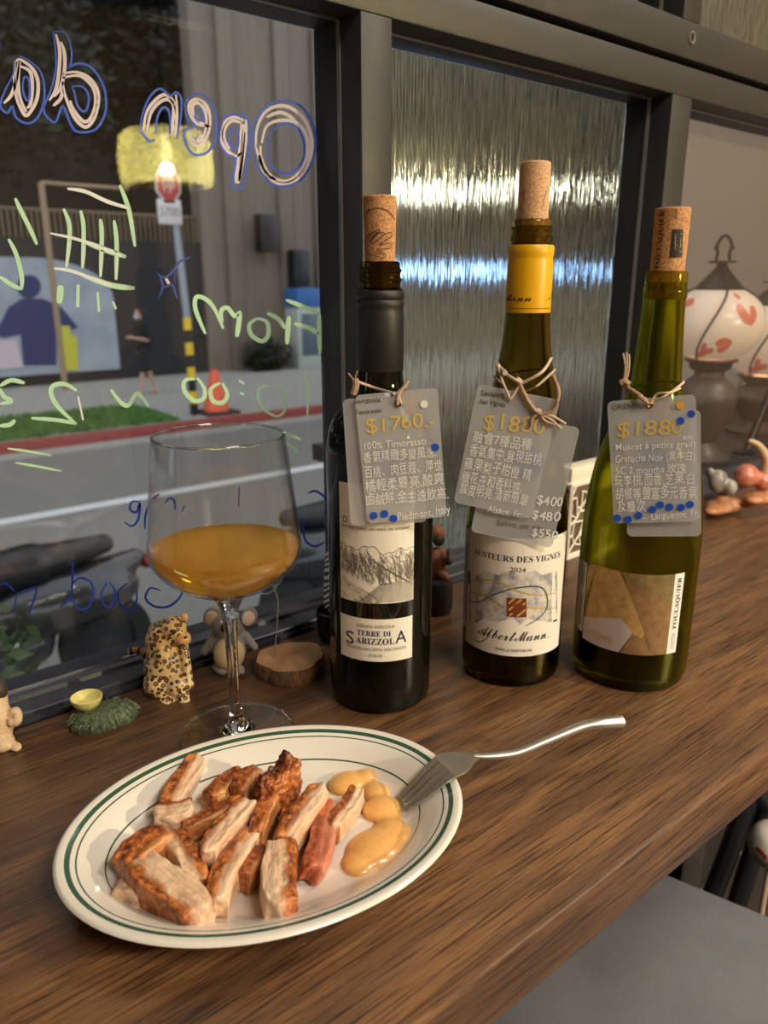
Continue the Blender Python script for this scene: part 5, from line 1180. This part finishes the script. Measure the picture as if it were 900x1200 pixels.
# ---------------------------------------------------------------- the street outside
GZ = -1.85; KZ = GZ+0.13
ASPH = speckle('asphalt', (112, 108, 103), (128, 124, 118), 30, 0.8, 0.3); CONC = speckle('pavement', (140, 136, 130), (160, 156, 148), 12, 0.85, 0.2)
Yc = pz(200, 508, GZ).y; Yl = pz(200, 577, GZ).y; Yw = pz(100, 448, KZ).y
slab('road', (-30, 0.62, GZ-0.1), (45, Yc, GZ), ASPH)
slab('sidewalk', (-30, Yc+0.18, GZ-0.1), (45, Yw+12, KZ), CONC)
slab('curb', (-30, Yc, GZ-0.1), (45, Yc+0.18, KZ), speckle('red_curb_paint', (128, 52, 46), (150, 66, 58), 20, 0.7, 0.1), 0.02)
slab('gutter', (-30, Yc-0.38, GZ), (45, Yc-0.001, GZ+0.006), CONC)
slab('lane_line', (-30, Yl-0.09, GZ), (45, Yl+0.09, GZ+0.004), mat('road_paint', (206, 206, 204), 0.7))
bm = NB(); gx0, gx1 = pz(-150, 520, KZ).x, pz(205, 490, KZ).x; gy1 = pz(100, 480, KZ).y; rg = random.Random(2)
for k in range(9000):
    x, y = rg.uniform(gx0, gx1), rg.uniform(Yc+0.2, gy1); h = rg.uniform(0.03, 0.08); a = rg.uniform(0, 6.28); wv = 0.014
    p = V((x, y, KZ)); s_ = V((cos(a), sin(a), 0))*wv; bm.faces.new((bm.verts.new(p-s_), bm.verts.new(p+s_), bm.verts.new(p+V((s_.y*1.5, -s_.x*1.5, h)))))
solo('grass_strip', bm, speckle('grass', (62, 98, 38), (96, 138, 58), 8, 0.8, 0.0), 'strip of green grass behind the red curb', 'grass', kind='stuff', smooth=False)
# facade and dark wall across the street
FAC = speckle('facade_render', (112, 101, 90), (126, 113, 100), 3, 0.85, 0.1, stretch=(6, 1, 0.2)); DKW = mat('dark_wall_paint', (36, 34, 35), 0.8)
xs = pY(238, 300, Yw).x
slab('wall_facade', (xs, Yw, GZ), (45, Yw+0.4, 26), FAC)
slab('wall_dark', (-30, Yw+0.1, GZ), (xs, Yw+0.4, pY(100, 280, Yw).z), DKW)
def stand(name, px0, px1, y0, y1, Y, th, m, label, cat, bev=0.02):
    a, b = pY(px0, (y0+y1)/2, Y), pY(px1, (y0+y1)/2, Y); zt_ = pY((px0+px1)/2, y0, Y).z; zb2_ = pY((px0+px1)/2, y1, Y).z
    bm = NB(); box(bm, (a.x, Y, zb2_), (b.x, Y+th, zt_), bev); return solo(name, bm, m, label, cat)
for i, xp in enumerate((268, 330, 372)):
    a = pY(xp, 300, Yw-0.12); slab('trim_%d' % (20+i), (a.x, Yw-0.12, GZ), (a.x+0.35, Yw, 10), FAC, 0.02)
# mural board
Ym = Yw-0.02
x0 = pY(-60, 370, Ym).x; x1 = pY(135, 370, Ym).x; z1 = pY(60, 302, Ym).z; z0 = pY(60, 438, Ym).z
TMU = thing('mural', V(((x0+x1)/2, Ym, z0)), 'pale blue mural board with navy rounded shapes across the street', 'mural')
bm = NB(); f_ = lambda x, z: V((x, Ym, z)); ring = [(x0, z0), (x1, z0)] + [(x1-(x1-x0)*0.5*(1-cos(pi/2*k/10))*1.0, z1-(z1-z0)*0.35*(1-sin(pi/2*k/10))) for k in range(11)] + [(x0, z1)]
A = [bm.verts.new((x, Ym, z)) for x, z in ring]; B = [bm.verts.new((x, Ym+0.1, z)) for x, z in ring]; bm.faces.new(A); bm.faces.new(B[::-1])
for k in range(len(A)): bm.faces.new((A[k], B[k], B[(k+1) % len(A)], A[(k+1) % len(A)]))
bmesh.ops.recalc_face_normals(bm, faces=bm.faces); part('board', bm, speckle('mural_blue', (140, 150, 162), (160, 168, 176), 2, 0.8, 0.0), TMU, smooth=False)
NAVY = mat('navy_paint', (30, 46, 96), 0.8)
g = lambda z=0.01: (lambda x, y: pY(x, y, Ym-z))
bm = NB(); disc(bm, 34, 336, 14, g()); part('painted_shape', bm, NAVY, TMU, 'navy round head shape', smooth=False)
bm = NB(); poly(bm, [(10, 360), (26, 350), (50, 350), (72, 360), (92, 384), (84, 386), (66, 378), (66, 428), (28, 428), (24, 392), (4, 396), (-6, 392)], g()); part('painted_shape', bm, NAVY, TMU, 'navy body shape', smooth=False)
bm = NB(); poly(bm, [(64, 382), (82, 382), (82, 392), (90, 394), (92, 434), (72, 434)], g(0.02)); part('painted_shape', bm, mat('mural_yellow', (196, 190, 60), 0.8), TMU, 'yellow block shape', smooth=False)
bm = NB(); poly(bm, [(-10, 400), (18, 398), (28, 430), (-10, 434)], g(0.02)); part('painted_shape', bm, mat('mural_pink', (196, 180, 190), 0.8), TMU, 'pale pink shape', smooth=False)
# tan frame pole with crossbar
Yf = Yw-1.0; TANM = mat('tan_pole_paint', (150, 124, 96), 0.6)
TFR = thing('pole_frame', pz(66, 452, KZ), 'tan pole frame with a top bar in front of the mural', 'frame')
bm = NB(); p0 = pY(48, 214, Yf); tube(bm, [p0, V((p0.x, p0.y, KZ))], 0.055, 12); part('pole', bm, TANM, TFR)
bm = NB(); p1 = pY(150, 224, Yf); tube(bm, [p0, V((p1.x, p0.y, p0.z))], 0.035, 10); part('top_bar', bm, TANM, TFR)
TFR.location = (p0.x, p0.y, KZ)
for ch in TFR.children: ch.data.transform(Matrix.Translation(pz(66, 452, KZ)-V((p0.x, p0.y, KZ))))
# fence on the dark wall
Yn = Yw+0.25; zt_ = pY(130, 250, Yn).z; zb3 = pY(130, 288, Yn).z; fa_, fb_ = pY(-40, 270, Yn).x, pY(236, 270, Yn).x
TFE = thing('railing', V(((fa_+fb_)/2, Yn, zb3)), 'row of thin tan railing bars above the dark wall', 'railing')
RAILM = mat('railing_paint', (112, 96, 70), 0.6)
bm = NB(); tube(bm, [V((fa_, Yn, zt_)), V((fb_, Yn, zt_))], 0.03, 8); part('top_rail', bm, RAILM, TFE); bm = NB(); tube(bm, [V((fa_, Yn, zb3+0.03)), V((fb_, Yn, zb3+0.03))], 0.03, 8); part('bottom_rail', bm, RAILM, TFE)
nb = 44
for k in range(nb+1):
    bm = NB(); x = fa_+(fb_-fa_)*k/nb; tube(bm, [V((x, Yn, zb3+0.03)), V((x, Yn, zt_))], 0.022, 6); part('bar', bm, RAILM, TFE)
# trees
LEAF = [mat('dark_leaf', (17, 24, 15), 0.6), mat('mid_leaf', (34, 48, 26), 0.6)]; TRK = speckle('trunk', (44, 36, 30), (66, 56, 46), 6, 0.9, 0.6)
def leaves(bm, c, r, n, sz, rg):
    for k in range(n):
        d_ = V((rg.gauss(0, 1), rg.gauss(0, 1), rg.gauss(0, 1))).normalized()*rg.uniform(0.55, 1.0); p = c+V((d_.x*r[0], d_.y*r[1], d_.z*r[2]))
        a = V((rg.uniform(-1, 1), rg.uniform(-1, 1), rg.uniform(-.5, .5))).normalized(); b = a.orthogonal().normalized(); s_ = sz*rg.uniform(0.6, 1.2)
        q4 = [p-a*s_, p+b*s_*0.5, p+a*s_, p-b*s_*0.5]; fc = bm.faces.new([bm.verts.new(v) for v in q4]); fc.material_index = 0 if rg.random() < 0.75 else 1
def tree(x, y, z, h, r, n, sz, label, seed, cz=None):
    rg = random.Random(seed); t = thing('tree', V((x, y, z)), label, 'tree', 'dark trees across the street')
    bm = NB(); tube(bm, crv([(x, y, z), (x+0.1, y, z+h*0.35), (x-0.1, y+0.1, z+h*0.7), (x, y, z+h*0.85)], 5), [0.22-0.010*i for i in range(16)], 12); part('trunk', bm, TRK, t)
    bm = NB()
    for k in range(7): leaves(bm, V((x+rg.uniform(-1, 1)*r*0.6, y+rg.uniform(-1, 1)*r*0.4, z+h*0.72+rg.uniform(-0.35, 0.4)*h*0.6)), (r*0.65, r*0.6, r*0.6), n//7, sz, rg)
    part('crown', bm, LEAF, t, smooth=False); return t
for (px_, dY, h, r, lab, sd_) in ((-40, 1.2, 10, 3.3, 'large dark tree at the left end, rising behind the railing', 31), (175, 6.2, 11.5, 3.2, 'large dark tree behind the railing, right of the tan pole frame', 32)):
    p = pY(px_, 250, Yw+dY); tree(p.x, Yw+dY+1.5, GZ, h, r, 5600, 0.22, lab, sd_)
slab('wall_distant', (-60, Yw+14, GZ), (45, Yw+14.4, 50), mat('far_dark_building', (30, 27, 27), 0.9))
# sign post with stop style plate, number plate and hazard bands
sp = pz(228, 486, KZ); Ys = sp.y
TSP = thing('sign_post', sp, 'grey sign post with red octagonal plate and yellow black bands', 'street sign')
zb4 = pY(218, 372, Ys).z; ztop = pY(198, 205, Ys).z
GALV = mat('galvanised', (150, 156, 164), 0.45, 0.3)
bm = NB(); 
topx = pY(199, 205, Ys).x; botx = pY(219, 372, Ys).x
tube(bm, [V((botx, sp.y, zb4)), V((topx, sp.y, ztop))], 0.055, 14); part('post', bm, GALV, TSP)
bm = NB(); nb = 8
for k in range(nb): tube(bm, [V((sp.x+(botx-sp.x)*k/nb, sp.y, KZ+(zb4-KZ)*k/nb)), V((sp.x+(botx-sp.x)*(k+1)/nb, sp.y, KZ+(zb4-KZ)*(k+1)/nb))], 0.062, 14, k % 2)
part('hazard_sleeve', bm, [BLACK, mat('hazard_yellow', (228, 190, 30), 0.5)], TSP, 'yellow and black banded sleeve')
sc_ = pY(197, 216, Ys-0.07); ro = 0.29
bm = NB(); 
def octa(r, y0, y1, mi):
    A = [bm.verts.new((sc_.x+r*sin(radians(22.5+45*k)), y0, sc_.z+1.35*r*cos(radians(22.5+45*k)))) for k in range(8)]; B = [bm.verts.new((v.co.x, y1, v.co.z)) for v in A]
    f1 = bm.faces.new(A); f1.material_index = mi; f2_ = bm.faces.new(B[::-1]); f2_.material_index = mi
    for k in range(8): fq = bm.faces.new((A[k], B[k], B[(k+1) % 8], A[(k+1) % 8])); fq.material_index = mi
octa(ro*0.68, sc_.y, sc_.y+0.02, 0); octa(ro*0.60, sc_.y-0.006, sc_.y-0.001, 1); bmesh.ops.recalc_face_normals(bm, faces=bm.faces)
sg_ = part('sign_plate', bm, [mat('sign_white', (214, 206, 204), 0.5), mat('sign_red', (176, 58, 52), 0.5)], TSP, 'red octagonal plate', smooth=False)
bm = NB(); text(bm, '停', (sc_.x-0.11, sc_.z-0.09, sc_.x+0.11, sc_.z-0.09), lambda x, z: V((x, sc_.y-0.010, z)), h=0.17); part('lettering', bm, mat('sign_pale', (222, 190, 186), 0.5), sg_, smooth=False)
sp2 = pY(199, 248, Ys-0.07); bm = NB(); box(bm, (sp2.x-0.18, sp2.y, sp2.z-0.17), (sp2.x+0.18, sp2.y+0.02, sp2.z+0.17), 0.02); s2_ = part('number_plate', bm, MATS['sign_white'], TSP, 'small white plate')
bm = NB(); text(bm, '5700', (sp2.x-0.15, sp2.z-0.06, sp2.x+0.15, sp2.z-0.06), lambda x, z: V((x, sp2.y-0.004, z)), h=0.13); part('lettering', bm, INKG, s2_, smooth=False)
# traffic cone
cn = pz(254, 484, KZ); hc = pY(241, 434, cn.y).z-KZ
TCN = thing('traffic_cone', cn, 'orange traffic cone beside the banded sign post', 'cone'); ORG = mat('cone_orange', (226, 92, 56), 0.5)
bm = NB(); box(bm, (cn.x-0.28, cn.y-0.28, KZ), (cn.x+0.28, cn.y+0.28, KZ+0.05), 0.01); part('base', bm, mat('cone_base', (60, 40, 38), 0.7), TCN)
bm = NB(); lathe(bm, [(0.20, 0.05), (0.06, hc-0.02), (0.045, hc), (0, hc)], cn, 28); part('cone_body', bm, ORG, TCN)
# pedestrian walking left, phone in hand
fp = pz(172, 462, KZ); hh = pY(172, 360, fp.y).z-KZ
TPE = thing('person', fp, 'person in black shirt and shorts walking along the sidewalk, forearm raised', 'person')
u = hh/1.70; Lf = V((-1, 0, 0)); o_ = lambda x, y, z: fp+V((x*u, y*u, z*u))
SKIN = mat('skin', (186, 146, 124), 0.6); BLKC = mat('black_cloth', (26, 24, 26), 0.9); HAIR = mat('dark_hair', (28, 22, 20), 0.6)
bm = NB(); ball(bm, o_(-0.02, 0, 1.56), (0.085*u, 0.080*u, 0.115*u)); capsule(bm, o_(0, 0, 1.36), o_(-0.01, 0, 1.48), 0.055*u, 0.05*u); capsule(bm, o_(0, 0, 0.95), o_(0, 0, 1.30), 0.125*u, 0.145*u)
for sy, fx in ((-0.09, -0.16), (0.09, 0.24)):
    capsule(bm, o_(0, sy, 0.92), o_(fx*0.45, sy, 0.50), 0.085*u, 0.055*u); capsule(bm, o_(fx*0.45, sy, 0.50), o_(fx, sy, 0.08), 0.055*u, 0.035*u); capsule(bm, o_(fx+0.03, sy, 0.04), o_(fx-0.14, sy, 0.03), 0.038*u, 0.030*u)
capsule(bm, o_(0, -0.19, 1.36), o_(0.02, -0.22, 1.08), 0.048*u, 0.040*u); capsule(bm, o_(0.02, -0.22, 1.08), o_(-0.26, -0.18, 1.14), 0.040*u, 0.028*u); ball(bm, o_(-0.32, -0.18, 1.15), (0.06*u, 0.025*u, 0.04*u))
for k in range(5): capsule(bm, o_(-0.34, -0.18+(k-2)*0.016, 1.15), o_(-0.42+abs(k-1.5)*0.015, -0.18+(k-2)*0.02, 1.15-0.01*k), 0.011*u, 0.008*u)
capsule(bm, o_(0, 0.19, 1.36), o_(0.06, 0.21, 1.06), 0.048*u, 0.038*u); capsule(bm, o_(0.06, 0.21, 1.06), o_(-0.04, 0.22, 0.82), 0.038*u, 0.028*u)
part('body', remesh(bm, 0.018*u, 3), SKIN, TPE, angle=180)
bm = NB(); capsule(bm, o_(0.02, 0, 0.98), o_(0.02, 0, 1.30), 0.185*u, 0.190*u); capsule(bm, o_(0, -0.17, 1.36), o_(0.015, -0.20, 1.14), 0.075*u, 0.070*u); capsule(bm, o_(0, 0.17, 1.36), o_(0.05, 0.20, 1.14), 0.075*u, 0.068*u); part('shirt', remesh(bm, 0.02*u, 3), BLKC, TPE, 'loose black shirt', angle=180)
bm = NB(); capsule(bm, o_(0, 0, 0.92), o_(0, 0, 1.0), 0.15*u, 0.15*u); capsule(bm, o_(0, -0.09, 0.88), o_(-0.06, -0.09, 0.52), 0.10*u, 0.09*u); capsule(bm, o_(0, 0.09, 0.88), o_(0.10, 0.09, 0.52), 0.10*u, 0.09*u); part('shorts', remesh(bm, 0.02*u, 3), mat('dark_shorts', (36, 34, 36), 0.9), TPE, 'dark knee length shorts', angle=180)
bm = NB(); ball(bm, o_(0.02, 0, 1.60), (0.098*u, 0.092*u, 0.095*u)); ball(bm, o_(0.06, 0, 1.54), (0.06*u, 0.085*u, 0.10*u)); part('hair', remesh(bm, 0.012*u, 2), HAIR, TPE, 'short dark hair', angle=180)
bm = NB(); ball(bm, o_(-0.085, 0, 1.52), (0.035*u, 0.06*u, 0.05*u)); part('face_mask', bm, mat('pale_mask', (190, 190, 204), 0.8), TPE, 'pale face mask')
for sy in (-0.03, 0.03):
    bm = NB(); ball(bm, o_(-0.098, sy, 1.585), 0.011*u, seg=8); part('eye', bm, INK, TPE)
# dark boxes and blue machine by the facade
stand('wall_speaker', 306, 328, 251, 296, Yw-0.45, 0.3, BLACK, 'black upright box on the facade, the higher one', 'box')
stand('wall_speaker', 345, 363, 293, 336, Yw-0.45, 0.3, BLACK, 'black upright box on the facade, the lower right one', 'box')
TV = thing('vending_machine', pY(366, 446, Yw-0.7), 'blue and white machine standing against the facade', 'machine')
a, b = pY(350, 400, Yw-0.7), pY(378, 400, Yw-0.7); zt_ = pY(365, 338, Yw-0.7).z; zm = pY(365, 360, Yw-0.7).z
bm = NB(); box(bm, (a.x, Yw-0.7, KZ), (b.x, Yw-0.14, zm), 0.02); part('cabinet_body', bm, mat('pale_machine', (170, 176, 168), 0.5), TV, 'pale lower body')
bm = NB(); box(bm, (a.x-0.02, Yw-0.72, zm), (b.x+0.02, Yw-0.14, zt_), 0.02); part('top_sign', bm, mat('blue_machine', (46, 98, 160), 0.5), TV, 'blue top panel')
bm = NB(); box(bm, (a.x+0.1, Yw-0.72, KZ+0.3), (b.x-0.1, Yw-0.70, zm-0.15), 0.005); part('window_panel', bm, mat('machine_window', (80, 96, 110), 0.3), TV)
# low hedge at the facade foot
bm = NB(); rg = random.Random(8); p0, p1 = pY(304, 440, Yw-0.5), pY(324, 440, Yw-0.5)
for k in range(6): leaves(bm, V((p0.x+(p1.x-p0.x)*k/5, Yw-0.5, KZ+0.35)), (0.4, 0.3, 0.4), 160, 0.09, rg)
solo('shrub', bm, LEAF, 'low dark shrub at the foot of the grey facade', 'shrub', smooth=False)
# greenery, lit window strip and signs seen through the rippled pane
for i, (px_, yy, dY, r, lab) in enumerate(((640, 300, 3.4, 2.0, 'leafy street tree seen blurred through the rippled pane, the left one'), (735, 300, 3.0, 1.8, 'leafy street tree seen blurred through the rippled pane, the right one'))):
    p = pY(px_, yy, 7.6+i*1.0); tree(p.x, p.y, GZ, 5.2, r, 4200, 0.16, lab, 60+i)
def sign(px0, px1, y0, y1, Y, col, strg, label):
    m = mat('lit_panel', (230, 230, 230), 0.5); b_ = m.node_tree.nodes['Principled BSDF']; b_.inputs['Emission Color'].default_value = lin(col); b_.inputs['Emission Strength'].default_value = strg
    a, b = pY(px0, (y0+y1)/2, Y), pY(px1, (y0+y1)/2, Y); zt_, zb_ = pY((px0+px1)/2, y0, Y).z, pY((px0+px1)/2, y1, Y).z
    t = thing('light_box', V(((a.x+b.x)/2, Y, zb_)), label, 'sign')
    bm = NB(); box(bm, (a.x-.05, Y+0.01, zb_-.05), (b.x+.05, Y+0.2, zt_+.05), 0.01); part('casing', bm, BLACK, t)
    bm = NB(); box(bm, (a.x, Y-0.01, zb_), (b.x, Y+0.01, zt_), 0.003); part('lit_face', bm, m, t)
sign(440, 494, 214, 237, Yw-0.215, (255, 252, 240), 6, 'bright white light box glowing through the rippled pane')
sign(436, 530, 309, 326, Yw-0.215, (130, 178, 255), 4.5, 'blue white light box glowing through the rippled pane, below the white one')
# parked scooters
SEAT = mat('scooter_seat', (20, 19, 19), 0.5); BODY = mat('scooter_body', (40, 40, 44), 0.25, 0.2, Coat_Weight=0.6); HUBM = mat('wheel_hub', (46, 46, 50), 0.4, 0.4); TIRE = mat('tyre', (18, 18, 18), 0.8)
def scooter(loc, label, bodym=BODY, sg=1):
    t = thing('scooter', loc, label, 'scooter', 'scooters parked below the window')
    L = lambda x, y, z: loc+V((x*sg, y, z))
    for x in (-0.62, 0.58):
        bm = NB(); lathe(bm, [(0.15, -0.04), (0.21, -0.045), (0.25, -0.03), (0.255, 0), (0.25, 0.03), (0.21, 0.045), (0.15, 0.04)], L(x, 0, 0.255), 36, closed=True, M=rotm('X', 90)); wh = part('wheel', bm, TIRE, t)
        bm = NB(); lathe(bm, [(0, -0.03), (0.155, -0.02), (0.155, 0.02), (0, 0.03)], L(x, 0, 0.255), 28, M=rotm('X', 90)); part('hub', bm, HUBM, wh)
    bm = NB(); ball(bm, L(0.38, 0, 0.55), (0.42, 0.17, 0.17)); capsule(bm, L(0.25, 0, 0.56), L(0.78, 0, 0.68), 0.15, 0.06); capsule(bm, L(0.2, 0, 0.35), L(-0.35, 0, 0.28), 0.12, 0.10); capsule(bm, L(-0.42, 0, 0.35), L(-0.50, 0, 0.92), 0.12, 0.10); ball(bm, L(-0.62, 0, 0.52), (0.2, 0.09, 0.07)); ball(bm, L(-0.52, 0, 0.98), (0.13, 0.2, 0.09))
    part('body_panel', remesh(bm, 0.018, 5), bodym, t, 'dark glossy bodywork', angle=180)
    bm = NB(); capsule(bm, L(-0.12, 0, 0.755), L(0.25, 0, 0.765), 0.10, 0.115); capsule(bm, L(0.25, 0, 0.765), L(0.62, 0, 0.80), 0.10, 0.055); part('seat', remesh(bm, 0.014, 4), SEAT, t, 'long black seat', angle=180)
    bm = NB(); tube(bm, crv([L(-0.46, -0.32, 1.02), L(-0.50, -0.14, 1.04), L(-0.52, 0, 1.03), L(-0.50, 0.14, 1.04), L(-0.46, 0.32, 1.02)], 5), 0.016, 10); part('handlebar', bm, BLACK, t)
    bm = NB(); ball(bm, L(0.83, 0, 0.66), (0.03, 0.09, 0.04)); part('tail_light', bm, mat('tail_red', (120, 20, 18), 0.2), t, 'red tail light')
    for sy in (-0.26, 0.26):
        bm = NB(); tube(bm, [L(-0.48, sy, 1.03), L(-0.46, sy*1.1, 1.2)], 0.007, 8); ball(bm, L(-0.45, sy*1.15, 1.24), (0.02, 0.07, 0.045)); part('mirror', bm, BLACK, t)
    return t
p = pz(168, 652, GZ+0.68); scooter(V((p.x-0.83, p.y, GZ)), 'dark parked scooter with its tail pointing right, below the left pane')
p = pz(312, 640, GZ+0.70); scooter(V((p.x+0.83, p.y+0.1, GZ)), 'dark parked scooter with its tail pointing left, seen behind the wine glass', sg=-1)
# planter shrub just under the left pane
pb_ = pS(20, 740, 0.98)
TS = thing('planter_shrub', V((pb_.x-0.27, pb_.y+0.05, GZ)), 'leafy green shrub in a planter outside the lower left pane', 'plant')
bm = NB(); c_ = V((pb_.x-0.27, pb_.y+0.05, 0)); box(bm, (c_.x-0.45, c_.y-0.16, GZ), (c_.x+0.32, c_.y+0.16, pb_.z-0.17), 0.01); part('planter', bm, mat('dark_planter', (40, 38, 36), 0.7), TS, 'dark trough planter')
bm = NB(); rg = random.Random(4); LG = [mat('bright_leaf', (48, 74, 36), 0.45), mat('pale_leaf', (84, 108, 58), 0.45)]
for k in range(9): leaves(bm, V((c_.x-0.38+0.075*k, c_.y+rg.uniform(-.06, .06), pb_.z-0.035+rg.uniform(-.05, .03)-0.030*max(0, k-5))), (0.10, 0.11, 0.14), 420, 0.015, rg)
part('foliage', bm, LG, TS, 'small green leaves', smooth=False)
